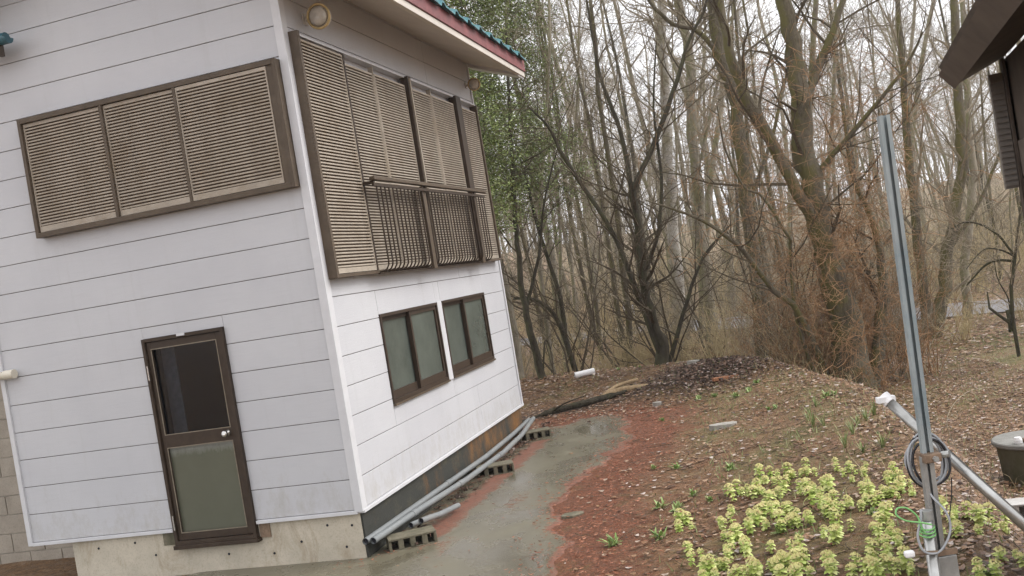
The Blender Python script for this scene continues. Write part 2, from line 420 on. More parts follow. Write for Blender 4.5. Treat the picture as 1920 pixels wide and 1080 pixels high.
SLAB = [(-10,10.9),(-6.5,9.95),(-1.60,8.55),(-1.40,9.37),(-1.0,11.0),(-0.45,12.55),(.12,13.7),(.6,14.1),(1.05,13.95),(1.36,13.15),(1.12,11.9),(.68,10.85),(.42,10.1),(.12,9.35),(.18,8.2),(-.08,7.2),(-.2,5.0),(-10,5.0)]
def poly_d(x, y, poly):
    """signed distance to polygon, negative inside (numpy arrays)"""
    best = np.full(x.shape, 1e9); inside = np.zeros(x.shape, bool)
    n = len(poly)
    for i in range(n):
        ax, ay = poly[i]; bx, by = poly[(i+1) % n]; dx, dy = bx-ax, by-ay
        t = np.clip(((x-ax)*dx+(y-ay)*dy)/(dx*dx+dy*dy), 0, 1)
        best = np.minimum(best, np.hypot(x-ax-t*dx, y-ay-t*dy))
        c = ((ay > y) != (by > y)) & (x < (bx-ax)*(y-ay)/((by-ay) if by != ay else 1e-9)+ax)
        inside ^= c
    return np.where(inside, -best, best)
def vcol(me, arr):
    a = me.color_attributes.new('mask', 'FLOAT_COLOR', 'POINT')
    full = np.ones((len(arr), 4), 'f'); full[:, :3] = arr; a.data.foreach_set('color', full.ravel())
def grid_axis(segs):
    out = []
    for a, b, st in segs: out += list(np.arange(a, b-1e-6, st))
    out.append(segs[-1][1]); return np.array(out)
def make_ground():
    xs = grid_axis([(-400,-100,40),(-100,-30,6),(-30,-8,1.2),(-8,-3,.3),(-3,5.5,.075),(5.5,16,.3),(16,40,1.5),(40,120,8),(120,400,40)])
    ys = grid_axis([(-300,-20,30),(-20,0,2),(0,4,.3),(4,20,.075),(20,30,.3),(30,60,1.2),(60,140,8),(140,500,40)])
    X, Y = np.meshgrid(xs, ys); x, y = X.ravel(), Y.ravel(); z = gz(x, y)
    s = sdist(x, y); ds = poly_d(x, y, SLAB)
    nz = .012*np.sin(x*9.1+2*np.sin(y*5.3))*np.sin(y*8.3+1.7*np.sin(x*6.1))
    z = z + nz*np.clip((ds-.15)/.4, 0, 1)
    V = np.stack([x, y, z], 1); nx, ny = len(xs), len(ys)
    i = (np.arange(ny-1)[:, None]*nx + np.arange(nx-1)[None, :]).ravel()
    F = np.stack([i, i+1, i+nx+1, i+nx], 1)
    me = bpy.data.meshes.new('ground'); me.vertices.add(len(V)); me.vertices.foreach_set('co', V.ravel())
    me.loops.add(F.size); me.loops.foreach_set('vertex_index', F.ravel().astype('i'))
    me.polygons.add(len(F)); me.polygons.foreach_set('loop_start', np.arange(0, F.size, 4).astype('i'))
    me.update(calc_edges=True); me.validate()
    me.polygons.foreach_set('use_smooth', np.ones(len(F), bool))
    ins = s < 0
    red = np.clip(.95 - np.clip(ds-.05, 0, 9)/1.25, 0, 1)*ins
    red = np.maximum(red, .36*np.exp(-((x-1.2)**2/2.2+(y-8.6)**2/8))*ins)
    green = np.where(ins, .30+.32*np.exp(-((s+.9)/1.0)**2), .42)
    green = np.where(ins & (y > 16), .5, green)
    green = np.where((~ins) & (y > 11) & (x > 4.6), .66, green)
    green = np.where((~ins) & (y <= 12.5), .15, green)
    red = np.where((x < -1.7), 0, red)
    dark = .9*np.exp(-(((x-2.75)/.9)**2+((y-15.1)/1.1)**2)) + .5*np.exp(-((s-.9)/.5)**2)*(y < 16)
    dark = np.maximum(dark, .27)*1.0
    dark = dark + .7*np.exp(-(((x-.5)/1.1)**2+((y-15.2)/.45)**2))
    vcol(me, np.stack([red, green, dark], 1).astype('f')); me.materials.append(M['ground'])
    tag(link('ground', me), kind='structure')
make_ground()

def make_slab():
    st = .06; xs = np.arange(-10, 1.6, st); ys = np.arange(5.0, 14.3, st)
    X, Y = np.meshgrid(xs, ys); x, y = X.ravel(), Y.ravel(); d = poly_d(x, y, SLAB)
    d = d + .07*np.sin(x*5.3+1.5*np.sin(y*3.1))+.05*np.sin(y*7.7+x*5)+.035*np.sin(x*17+2*np.sin(y*13))
    keep = d < .30; idx = -np.ones(len(x), int); idx[keep] = np.arange(keep.sum())
    nx = len(xs); F = []
    for j in range(len(ys)-1):
        for i in range(nx-1):
            a = j*nx+i; q = (idx[a], idx[a+1], idx[a+nx+1], idx[a+nx])
            if min(q) >= 0: F.append(tuple(int(k) for k in q))
    x, y, d = x[keep], y[keep], d[keep]
    z = gz(x, y) + .010 - .05*np.clip((d+.05)/.16, 0, 1)
    me = bpy.data.meshes.new('concrete_slab'); me.from_pydata(np.stack([x, y, z], 1).tolist(), [], F)
    me.polygons.foreach_set('use_smooth', [True]*len(F))
    red = np.clip(.72+d/.28, 0, 1)
    red = np.maximum(red, .36*np.exp(-((x+1.0)**2/.12+(y-9.0)**2/2.5)))
    red = np.where((x < -1.25) & (y < 8.9-(x+1.25)*.5), .10, red)
    lx = (x+1.567)*math.cos(.2733)-(y-8.402)*math.sin(.2733)
    red = np.maximum(red, .66*np.exp(-((lx-.38)/.17)**2)*(y > 8.7)*(y < 12.8))
    red = np.maximum(red, .40*np.exp(-((lx-.9)/.16)**2-((y-9.6)/.5)**2))
    pud = .9*np.exp(-(((x-.78)/.42)**2+((y-13.0)/.75)**2))+.75*np.exp(-(((x+.25)/.22)**2+((y-10.6)/.9)**2))+.7*np.exp(-(((x+.75)/.3)**2+((y-8.3)/.6)**2))
    vcol(me, np.stack([red, red, pud], 1).astype('f')); me.materials.append(M['slab'])
    tag(link('concrete_path', me), kind='structure')
make_slab()

def make_road():
    cl = [(60,3),(30,10),(17.5,17.6),(11.9,23.6),(7.5,30),(2.5,37),(-6,45),(-30,62)]
    P = []
    for (ax, ay), (bx, by) in zip(cl[:-1], cl[1:]):
        for k in range(14): P.append((ax+(bx-ax)*k/14, ay+(by-ay)*k/14))
    V, F = [], []
    for i, (x, y) in enumerate(P):
        a, b = P[max(0, i-1)], P[min(len(P)-1, i+1)]; dx, dy = b[0]-a[0], b[1]-a[1]; L = math.hypot(dx, dy); nx, ny = -dy/L, dx/L
        for t in (-1.7, -.85, 0, .85, 1.7):
            X, Y = x+nx*t, y+ny*t; V.append((X, Y, gh(X, Y)+.05))
        if i:
            for k in range(4): n = i*5+k; F.append((n-5, n-4, n+1, n))
    me = bpy.data.meshes.new('road'); me.from_pydata(V, [], F); me.materials.append(M['asphalt'])
    tag(link('road', me), kind='structure')
make_road()

# ---------------------------------------------------------------- white house
HOUSE = thing('white_house', 'white lap-sided house with brown louvred shutters and teal tiled eave', 'house', (-1.567, 8.402, 0), -.2733)
def wbox(mb, wall, u0, u1, o0, o1, z0, z1):
    if wall == 'L': mb.box((-u0, -o0, z0), (-u1, -o1, z1))
    else: mb.box((o0, u0, z0), (o1, u1, z1))
    return mb
Z0, ROW = .693, .26
LW, RW = 3.43, 5.35                       # visible lengths of the two walls
DOOR = (1.015, 1.845, .28, 2.152)         # u0,u1,z0,z1
WIN1, WIN2 = (1.03, 2.63, 1.16, 2.022), (2.79, 4.41, 1.17, 2.025)
ZT = 5.14                                 # wall top at the eave
PITCH = .43
def gable_z(u): return ZT + PITCH*min(u, LW-u)
def core(wall, u0, u1, z0, z1, opens, name):
    us = sorted({u0, u1, *[o[0] for o in opens], *[o[1] for o in opens]}); zs = sorted({z0, z1, *[max(z0, o[2]) for o in opens], *[o[3] for o in opens]})
    mb = MB()
    for a, b in zip(us[:-1], us[1:]):
        for c, d in zip(zs[:-1], zs[1:]):
            m, k = (a+b)/2, (c+d)/2
            if any(o[0] < m < o[1] and o[2] < k < o[3] for o in opens): continue
            wbox(mb, wall, a, b, -.012, -.14, c, d)
    return mb.obj(name, M['core'], HOUSE)
core('L', .0+.012, LW, .41, ZT, [DOOR], 'wall')
core('R', .012, RW, .41, ZT, [WIN1, WIN2], 'wall')
g = MB(); g.prism([(-.012, ZT), (-LW, ZT), (-LW/2, ZT+PITCH*LW/2)], 1, .012, .14); g.obj('gable_wall', M['core'], HOUSE)
g = MB(); g.prism([(-.012, ZT), (-LW, ZT), (-LW/2, ZT+PITCH*LW/2)], 1, RW-.14, RW-.012); g.obj('gable_wall', M['core'], HOUSE)
b = MB(); b.box((-LW, .14, .41), (-LW+.12, RW, ZT)); b.obj('wall', M['trim'], HOUSE)
b = MB(); b.box((-LW+.12, RW-.14, .41), (-.14, RW-.01, ZT)); b.obj('wall', M['trim'], HOUSE)
b = MB(); b.box((-LW+.12, .14, .36), (-.14, RW-.14, .41)); b.obj('floor_slab', M['inside'], HOUSE)
b = MB(); b.box((-LW+.13, 1.6, .42), (-.15, 1.65, 3.0)); b.obj('inner_partition', M['inside'], HOUSE)
def boards(wall, u0, u1, opens, joints):
    z = .432; tops = [Z0+ROW*j for j in range(0, 24)]
    for j, t in enumerate(tops):
        a, b = z+(.003 if j else 0), t-.003; z = t
        b = min(b, ZT-.003) if wall == 'R' else b
        if b <= a: break
        lo, hi = u0, u1
        if wall == 'L' and b > ZT:
            m0, m1 = max(0, (a-ZT)/PITCH), (b-ZT)/PITCH
            if LW-2*m0 < .15: break
            zb_ = b
            if LW-2*m1 < .02: m1 = LW/2-.01; zb_ = ZT+PITCH*m1
            nm = MB(); nm.prism([(-max(u0, m0), a), (-min(u1, LW-m0), a), (-min(u1, LW-m1), zb_), (-max(u0, m1), zb_)], 1, 0, .012)
            nm.obj('siding_board', M['siding'], HOUSE); continue
        segs = [(lo, hi)]
        for o in opens:
            if o[2]-.0 < b and o[3] > a:
                if o[2] > a+.02 or o[3] < b-.02:
                    # a board cut partly by the opening: keep the strip above or below
                    nm = MB()
                    if o[3] < b-.02: wbox(nm, wall, o[0]+.002, o[1]-.002, -.012, 0, o[3]+.002, b)
                    if o[2] > a+.02: wbox(nm, wall, o[0]+.002, o[1]-.002, -.012, 0, a, o[2]-.002)
                    nm.obj('siding_board', M['siding'], HOUSE)
                ns = []
                for s0, s1 in segs:
                    if o[0] > s0: ns.append((s0, min(s1, o[0])))
                    if o[1] < s1: ns.append((max(s0, o[1]), s1))
                segs = ns
        for jt in joints:
            ns = []
            for s0, s1 in segs:
                if s0+.05 < jt < s1-.05: ns += [(s0, jt-.002), (jt+.002, s1)]
                else: ns.append((s0, s1))
            segs = ns
        for s0, s1 in segs:
            if s1-s0 > .02:
                nm = MB(); wbox(nm, wall, s0, s1, -.012, 0, a, b); nm.obj('siding_board', M['siding'], HOUSE, bevel=.003)
boards('L', .058, LW-.035, [DOOR], [])
boards('R', .075, RW-.03, [WIN1, WIN2], [3.58])
# corner and base trims
t = MB(); t.prism([(.022, -.022), (.022, .075), (.0, .075), (0, 0), (-.056, 0), (-.056, -.022)], 2, .415, ZT-.02); t.obj('corner_trim', M['trim'], HOUSE, bevel=.003)
t = MB(); wbox(t, 'L', LW-.036, LW+.012, -.13, .02, .40, ZT); t.obj('corner_trim', M['trim'], HOUSE, bevel=.003)
t = MB(); wbox(t, 'R', RW-.03, RW+.012, -.012, .02, .415, ZT-.02); t.obj('corner_trim', M['trim'], HOUSE, bevel=.003)
for a, b_ in ((.03, DOOR[0]-.01), (DOOR[1]+.01, LW-.04)):
    t = MB(); wbox(t, 'L', a, b_, -.03, .026, .398, .428); t.obj('base_trim', M['trim'], HOUSE, bevel=.003)
t = MB(); wbox(t, 'R', .0, RW, -.03, .028, .398, .428); t.obj('base_trim', M['trim'], HOUSE, bevel=.003)
# foundation
fo = MB(); wbox(fo, 'L', .03, 2.98, -.018, -.16, -.25, .397); fo.obj('foundation', M['foundation'], HOUSE)
fo = MB(); wbox(fo, 'R', -.018+.04, 5.27, -.012, -.16, -.25, .397); fo.obj('foundation', M['plinth'], HOUSE)
fo = MB(); fo.box((-2.98, .16, -.25), (-2.82, 5.2, .36)); fo.obj('foundation', M['foundation'], HOUSE)
for u, z in ((.35, .32), (.9, .12), (.62, .20), (2.1, .20), (1.35, .15), (2.3, .33), (.12, .30), (.2, .12), (2.7, .31)):
    h = MB(); mx_ = Matrix.Translation((-u, .0175, z)) @ Matrix.Rotation(PI/2, 4, 'X')
    h.lathe([(.0, .0), (.011, .0), (.011, .004), (.0, .005)], 10, mx_); h.obj('tie_hole_plug', M['hole'], HOUSE)
br = MB(); wbox(br, 'L', .90, 1.00, -.017, -.005, .27, .392); br.obj('broken_patch', M['rust'], HOUSE)
br = MB(); wbox(br, 'L', 1.86, 1.99, -.017, -.008, .28, .392); br.obj('broken_patch', M['cblock'], HOUSE)
# door
def frame_box(mb, wall, u0, u1, z0, z1, w_, o0, o1, wb=None, wt=None):
    wb = w_ if wb is None else wb; wt = w_ if wt is None else wt
    wbox(mb, wall, u0, u0+w_, o0, o1, z0, z1); wbox(mb, wall, u1-w_, u1, o0, o1, z0, z1)
    wbox(mb, wall, u0+w_, u1-w_, o0, o1, z0, z0+wb); wbox(mb, wall, u0+w_, u1-w_, o0, o1, z1-wt, z1)
u0, u1, z0, z1 = DOOR
dr = thing('door', None, None); dr.parent = HOUSE
fm = MB(); frame_box(fm, 'L', u0, u1, z0, z1, .03, -.10, .035, .035, .03); fm.obj('door_frame', M['dbrown'], dr, bevel=.002)
lf = MB()
wbox(lf, 'L', u0+.034, u0+.09, -.04, .012, z0+.04, z1-.034); wbox(lf, 'L', u1-.075, u1-.034, -.04, .012, z0+.04, z1-.034)
for a, b_ in ((z0+.04, z0+.105), (1.155, 1.275), (z1-.10, z1-.034)): wbox(lf, 'L', u0+.09, u1-.075, -.04, .012, a, b_)
lf.obj('door_leaf', M['dbrown'], dr, bevel=.002)
pn = MB(); wbox(pn, 'L', u0+.09, u1-.075, -.022, -.016, 1.275, z1-.10); pn.obj('upper_pane', M['glass'], dr)
pn = MB(); wbox(pn, 'L', u0+.09, u1-.075, -.025, -.012, z0+.105, 1.155); pn.obj('lower_panel', M['lowpanel'], dr)
bd = MB()
for a, b_ in ((z0+.105, 1.155), (1.275, z1-.10)):
    frame_box(bd, 'L', u0+.086, u1-.071, a-.004, b_+.004, .008, .012, .017)
bd.obj('glazing_bead', M['bead'], dr)
kb = MB(); mk_ = Matrix.Translation((-(u0+.13), -.012, 1.225)) @ Matrix.Rotation(PI/2, 4, 'X')
kb.lathe([(.0, 0), (.03, 0), (.03, .006), (.012, .012), (.012, .03), (.026, .038), (.03, .052), (.024, .066), (0, .07)], 18, mk_)
kb.obj('handle', M['chrome'], dr, smooth=True)
for zc in (.42, 1.78):
    hg = MB(); hg.tube([(-(u1-.028), -.042, zc), (-(u1-.028), -.042, zc+.13)], .008, 8); hg.obj('hinge', M['chrome'], dr)
cu = MB(); wbox(cu, 'L', u1-.19, u1-.05, -.16, -.17, 1.2, 2.1); cu.obj('inner_curtain', M['curtain'], dr)
sp = MB(); wbox(sp, 'L', 1.39, 1.47, .036, .045, z1-.018, z1+.006); sp.obj('name_strip', M['trim'], dr)
si = MB(); wbox(si, 'L', u0-.02, u1+.01, -.05, .055, z0-.035, z0); si.obj('door_sill', M['dbrown'], dr, bevel=.003)
# small sliding windows in the right wall
for (u0, u1, z0, z1), nm_ in ((WIN1, 0), (WIN2, 1)):
    wn = thing('window', None, None); wn.parent = HOUSE
    f = MB(); frame_box(f, 'R', u0, u1, z0, z1, .03, -.10, .016, .035, .03); f.obj('window_frame', M['dbrown'], wn, bevel=.002)
    f = MB(); wbox(f, 'R', u0, u1, .0, .03, z0-.02, z0-.001); f.obj('window_sill', M['brown'], wn)
    mid = (u0+u1)/2+.0
    for a, b_, o in ((u0+.031, mid+.03, -.052), (mid-.03, u1-.031, -.018)):
        s_ = MB(); frame_box(s_, 'R', a, b_, z0+.036, z1-.031, .042, o-.022, o+.018, .075, .04); s_.obj('sash', M['dbrown'], wn)
        p_ = MB(); wbox(p_, 'R', a+.042, b_-.042, o-.006, o, z0+.111, z1-.071); p_.obj('pane', M['frost'], wn)
    f = MB(); wbox(f, 'R', u0+.03, u1-.03, -.12, -.105, z0+.03, z1-.03); f.obj('dark_room_sheet', M['inside'], wn)  # near-black sheet standing in for the unlit room behind the panes
cs = MB(); wbox(cs, 'R', 2.64, 2.78, .001, .012, 1.15, 2.03); cs.obj('cover_strip', M['trim'], HOUSE)
# louvred shutters
def slat_prof(z, o):      # tilted louvre section in (offset, z)
    return [(o+.0, z+.004), (o+.017, z-.002), (o+.019, z+.001), (o+.019, z+.010), (o+.014, z+.0135), (o+.0, z+.015)]
def shutter(wall, u0, u1, z0, z1, o, n, indiv, bar_top=.03, bar_bot=.05):
    pan = MB(); frame_box(pan, wall, u0, u1, z0, z1, .012, o, o+.024, bar_bot, bar_top)
    po = pan.obj('louvre_panel', M['slat'], HOUSE)
    bk = MB(); wbox(bk, wall, u0+.012, u1-.012, o-.004, o+.001, z0, z1); bk.obj('backing', M['slat_back'], po)
    za, zb = z0+bar_bot+.004, z1-bar_top-.002
    pitch = (zb-za)/n
    proto = None
    def one(z):
        m = MB(); pr = slat_prof(z, 0)
        k = pitch/.03
        if wall == 'L': m.prism([(-a, zz*1.0) for a, zz in pr], 0, -(u0+.012), -(u1-.012))
        else:
            m2 = MB(); m2.prism([(a, zz) for a, zz in pr], 1, u0+.012, u1-.012); m = m2
        return m
    if indiv:
        me = one(0).mesh('slat', M['slat'])
        for i in range(n):
            s_ = link('slat', me, po); s_.location = (0, -o-.002, za+i*pitch+.004) if wall == 'L' else (o+.002, 0, za+i*pitch+.004)
    else:
        allm = MB()
        for i in range(n):
            m = one(0); k = len(allm.v); dz = za+i*pitch+.004
            allm.v += [((x, y-o-.002, z+dz) if wall == 'L' else (x+o+.002, y, z+dz)) for x, y, z in m.v]
            allm.f += [tuple(k+q for q in f) for f in m.f]
        tag(allm.obj('slat', M['slat'], po), kind='stuff')
# left wall, three panels in a projecting box
u0, u1, z0, z1 = .06, 2.705, 3.215, 4.305
fr = MB(); frame_box(fr, 'L', u0, u1, z0, z1, .035, .001, .10, .045, .045); fr.obj('shutter_case', M['brown'], HOUSE, bevel=.003)
bx = MB(); wbox(bx, 'L', u0+.035, u0+.10, .05, .085, z0+.045, z1-.045); bx.obj('case_stile', M['brown'], HOUSE)
for a, b_, o in ((1.835, 2.665, .05), (1.075, 1.80, .05), (.16, 1.045, .068)):
    shutter('L', a, b_, z0+.05, z1-.05, o, 32, True)
for a, b_ in ((1.80, 1.835), (1.045, 1.075)):
    mu = MB(); wbox(mu, 'L', a+.002, b_-.002, .045, .098, z0+.046, z1-.046); mu.obj('mullion', M['brown'], HOUSE)
# right wall, tall panels
u0, u1, z0, z1 = .06, 5.19, 2.405, 4.515
fr = MB()
wbox(fr, 'R', u0, u0+.04, .001, .11, z0, z1+.02); wbox(fr, 'R', u1-.04, u1, .001, .10, z0, z1)
wbox(fr, 'R', u0+.04, u1-.04, .001, .10, z0, z0+.03)
fr.obj('shutter_case', M['brown'], HOUSE, bevel=.003)
tp = MB(); wbox(tp, 'R', u0+.04, u1-.04, .001, .09, z1-.015, z1+.002); tp.obj('shutter_head', M['trim'], HOUSE)
pans = [(.105, .955, .07, 1), (.985, 1.69, .05, 1), (1.71, 2.545, .06, 1), (2.68, 3.38, .05, 0), (3.40, 4.195, .06, 0), (4.42, 5.145, .05, 0)]
for a, b_, o, ind in pans:
    shutter('R', a, b_, z0+.035, z1-.04-(0 if a < .5 else .06), o, 67, bool(ind), .02, .045)
for a, b_, o in ((.957, .984, .10), (1.692, 1.708, .08), (3.382, 3.398, .08)):
    mu = MB(); wbox(mu, 'R', a, b_, .03, o, z0+.031, z1-.03); mu.obj('mullion', M['slat'] if o < .09 else M['dbrown'], HOUSE)
for a, b_ in ((2.56, 2.665), (4.21, 4.40)):
    mu = MB(); wbox(mu, 'R', a, b_, .03, .125, z0+.031, z1-.002); mu.obj('mullion', M['dbrown'], HOUSE, bevel=.003)
mu = MB(); wbox(mu, 'R', 2.585, 2.61, .1251, .14, z0+.04, z1-.03); mu.obj('guide_rail', M['slat'], HOUSE)
# window guard railing in front of the panels
rl = thing('window_railing', None, None); rl.parent = HOUSE
ro = .205; zt, zb = 3.29, 2.44
h = MB(); wbox(h, 'R', .90, 4.48, ro-.02, ro+.035, zt-.02, zt+.015); h.obj('handrail', M['brown'], rl, bevel=.004)
h = MB(); wbox(h, 'R', .92, 4.46, ro-.012, ro+.012, zt-.075, zt-.045); h.obj('rail', M['dbrown'], rl)
for u in (.96, 2.33, 4.07):
    h = MB(); wbox(h, 'R', u-.015, u+.015, .08, ro, zt-.05, zt-.021); h.obj('bracket', M['dbrown'], rl)
for u in (2.31, 4.09):
    h = MB(); wbox(h, 'R', u-.05, u+.05, ro-.045, ro-.014, zb-.05, zt-.02); h.obj('post', M['brown'], rl, bevel=.003)
def bal(u):
    pts = [(ro, u, zt-.05), (ro, u, zb+.07), (ro-.006, u, zb+.03), (ro-.03, u, zb-.005), (ro-.06, u, zb-.02), (.10, u, zb-.024)]
    b2 = MB(); b2.tube(pts, .0085, 6); return b2
me = bal(0).mesh('baluster', M['dbrown'])
n = 35
for i in range(n):
    u = 1.0 + i*(4.42-1.0)/(n-1)
    if min(abs(u-2.31), abs(u-4.09)) < .05: continue
    link('baluster', me, rl).location = (0, u, 0)
h = MB(); wbox(h, 'R', .95, 4.45, .101, .125, zb-.045, zb-.032); h.obj('bottom_rail', M['dbrown'], rl)
# eave, fascia and roof
ev = .72; uN, uF = -.55, 5.62
def roof_side(sgn):
    X = lambda o: o if sgn > 0 else -LW-o
    s_ = MB(); s_.prism([(X(-.02), ZT), (X(ev-.045), ZT-PITCH*(ev-.045)), (X(ev-.045), ZT-PITCH*(ev-.045)+.02), (X(-.02), ZT+.02)][::sgn], 1, uN, uF); s_.obj('soffit', M['soffit'], HOUSE)
    s_ = MB(); s_.box((X(ev-.045), uN, ZT-PITCH*ev-.005), (X(ev), uF, ZT-PITCH*ev+.065)); s_.obj('fascia_strip', M['soffit'], HOUSE, bevel=.004)
    s_ = MB(); s_.box((X(ev-.02), uN, ZT-PITCH*ev+.067), (X(ev+.018), uF, ZT-PITCH*ev+.215)); s_.obj('fascia_board', M['fascia'], HOUSE, bevel=.003)
    zr = lambda o: ZT+.20-PITCH*o
    s_ = MB(); s_.prism([(X(ev+.0), zr(ev)+.02), (X(-LW/2), zr(-LW/2)+.02), (X(-LW/2), zr(-LW/2)-.04), (X(ev+.0), zr(ev)-.04)][::sgn], 1, uN, uF); s_.obj('roof_deck', M['tile'], HOUSE)
    # interlocking tiles, first courses singly
    w_, L_ = .432, .30
    t_ = MB()
    sec = [(0, .0), (.04, .045), (.10, .05), (.15, .015), (.30, .008), (.40, .0), (w_, .0)]
    for k, (o0, o1) in enumerate(((ev+.075, ev-.26),)):
        n0 = len(t_.v)
        for oo, lift in ((o0, .0), (o1, -.02)):
            for y_, h_ in sec: t_.v.append((X(oo), y_, zr(oo)+.045+h_+lift))
            for y_, h_ in sec: t_.v.append((X(oo), y_, zr(oo)+.022+h_+lift))
        m_ = len(sec)
        for i in range(m_-1):
            t_.f += [(n0+i, n0+i+1, n0+2*m_+i+1, n0+2*m_+i), (n0+m_+i, n0+3*m_+i, n0+3*m_+i+1, n0+m_+i+1), (n0+i, n0+m_+i, n0+m_+i+1, n0+i+1)]
    me = t_.mesh('roof_tile', M['tile'])
    for r_ in range(3 if sgn > 0 else 0):
        for i in range(14):
            o_ = link('roof_tile', me, HOUSE); o_.location = (-sgn*r_*.30, uN+.03+i*w_, r_*.30*PITCH + .0)
roof_side(1); roof_side(-1)
rk = MB()
for y0_, y1_ in ((uF-.045, uF+.0),):
    rk.prism([(.70, ZT-PITCH*.70-.035), (.70, ZT-PITCH*.70+.015), (.0, ZT+.02), (.0, ZT-.06)], 1, y0_-.24, y1_)
rk.obj('rake_board', M['trim'], HOUSE)
rg = MB(); rg.tube([(-LW/2, uN-.02, ZT+.2+PITCH*LW/2+.05), (-LW/2, uF+.02, ZT+.2+PITCH*LW/2+.05)], .09, 10); rg.obj('ridge_cap', M['tile'], HOUSE)

hp = lambda lx, ly, z: (HOUSE_M @ Vector((lx, ly, z)))
HOUSE_M = Matrix.Translation((-1.567, 8.402, 0)) @ Matrix.Rotation(-.2733, 4, 'Z')
# wall lamps under the eave
def wall_lamp(lx, ly, z, label, sc_=1.):
    base = hp(lx, ly, z)
    r_ = thing('wall_lamp', label, 'lamp', base, -.2733)
    r_.scale = (sc_,)*3
    T = Matrix.Translation((.17, 0, 0)) @ Matrix.Rotation(math.radians(97), 4, 'X')     # looks toward the camera side
    a = MB(); a.tube([(0, .05, .02), (.10, .05, .02), (.16, .04, 0)], .022, 10); a.obj('arm', M['soffit'], r_)
    a = MB(); a.lathe([(0, -.06), (.07, -.06), (.10, -.035), (.105, .0), (.09, .012), (0, .012)], 24, T); a.obj('housing', M['soffit'], r_, smooth=False)
    a = MB(); a.lathe([(0, .013), (.085, .013), (.08, .04), (.055, .065), (0, .075)], 24, T); a.obj('lamp_glass', M['lampglass'], r_, smooth=True)
    a = MB()
    ring = [(T @ Vector((.103*math.cos(t_), .103*math.sin(t_), .02)))[:] for t_ in [2*PI*i/28 for i in range(29)]]
    a.tube(ring, .012, 8, caps=False); a.obj('ring', M['lampring'], r_, smooth=True)
    a = MB(); a.box((0, .01, -.03), (.012, .09, .07)); a.obj('wall_plate', M['soffit'], r_)
wall_lamp(.0, .43, 4.71, 'round lamp with yellowed ring under the eave near the house corner', 1.0)
wall_lamp(.0, 5.12, 4.78, 'round pale lamp high on the far end of the white wall', .78)

# drain pipe end, teal gutter end, block wall beyond
dp = thing('drain_pipe', 'short cream drain pipe sticking out at the left edge of the siding', 'pipe', hp(-3.25, -.06, 2.03), -.2733)
a = MB(); a.tube([(0, 0, 0), (-1.3, 0, 0)], .036, 14); a.obj('pipe', M['cream_pvc'], dp, smooth=True)
a = MB(); a.tube([(.02, 0, 0), (-.09, 0, 0)], .043, 14); a.obj('pipe_socket', M['cream_pvc'], dp)
gt = thing('rain_gutter', 'teal rain gutter end on a brown bracket at the upper left of the wall', 'gutter', hp(-2.57, -.12, 5.02), -.2733)
a = MB(); n0 = 12
pr = [(-.055*math.cos(PI*i/n0)-.06, -.055*math.sin(PI*i/n0)) for i in range(n0+1)] + [(.05*math.cos(PI*i/n0)-.06, -.05*math.sin(PI*i/n0)) for i in range(n0+1)]
for i in range(n0):
    p, q = pr[i], pr[i+1]
    k = len(a.v); 
    for X_ in (0, -1.6): a.v += [(X_, p[0], p[1]), (X_, q[0], q[1])]
    a.f.append((k, k+1, k+3, k+2))
a.obj('gutter_trough', M['gutter'], gt)
a = MB(); a.prism([(-.115 if i == 0 else -.06-.055*math.cos(PI*i/n0), -.055*math.sin(PI*i/n0)) for i in range(n0+1)], 0, 0, .006); a.obj('end_cap', M['gutter'], gt)
a = MB(); a.tube([(-.02, -.06, .0), (-1.6, -.06, .0)], .05, 12); a.obj('downpipe', M['gutter'], gt)
a = MB(); a.box((-.12, -.09, -.15), (-.09, -.03, -.045)); a.box((-.3, -.10, -.13), (-.12, -.06, -.05)); a.obj('bracket', M['house2'], gt)
bw = thing('block_wall', 'tan concrete block wall beyond the left end of the house', 'wall', hp(0, 0, 0), -.2733)
a = MB(); a.box((-3.0, 1.03, -.3), (-6.5, 1.15, .38)); a.box((-3.47, 1.03, .38), (-6.5, 1.15, 3.6)); a.obj('mortar_bed', M['mortar'], bw)
rb = random.Random(4)
for r_ in range(16):
    z_ = -.3+r_*.205
    for c_ in range(6):
        xa = -3.0 - c_*.405 - (.2 if r_ % 2 else 0); xb = xa-.395
        if z_+.2 > .36: xa = min(xa, -3.475)
        if xa-xb < .1: continue
        m_ = MB(); m_.box((xa, 1.02-rb.uniform(.0, .006), z_), (xb, 1.14, z_+.196)); m_.obj('block', M['wblock'], bw, bevel=.004)
# ---------------------------------------------------------------- pipes, blocks along the wall
def hollow_block(label, x, y, rz, L=.39, W=.15, H=.10, mat='cblock', holes=4, z=None, rx=0):
    """block lying on its long face with its cores showing in the front face"""
    t_ = thing('concrete_block', label, 'concrete block', (x, y, gh(x, y) if z is None else z), rz)
    t_.rotation_euler.x = rx
    m = MB(); hw = L/holes; w_ = .024
    m.box((-L/2, -W/2, -.02), (L/2, W/2, .018)); m.box((-L/2, -W/2, H-.018), (L/2, W/2, H))
    for i in range(holes+1):
        c = -L/2+i*hw; a_, b_ = (max(-L/2, c-w_), min(L/2, c+w_)); m.box((a_, -W/2+.001, .0185), (b_, W/2-.001, H-.0185))
    m.box((-L/2+.03, W/2-.03, .0186), (L/2-.03, W/2-.02, H-.0186))
    m.obj('body', M[mat], t_, bevel=.004); return t_
hollow_block('mossy hollow concrete block under the near ends of the grey pipes', -1.22, 8.62, .25, .42, .22, .115)
hollow_block('hollow concrete block under the middle of the grey pipes', -.52, 11.15, .10, .42, .22, .115)
hollow_block('pale hollow concrete block under the far ends of the grey pipes', -.02, 13.05, .12, .42, .22, .115)
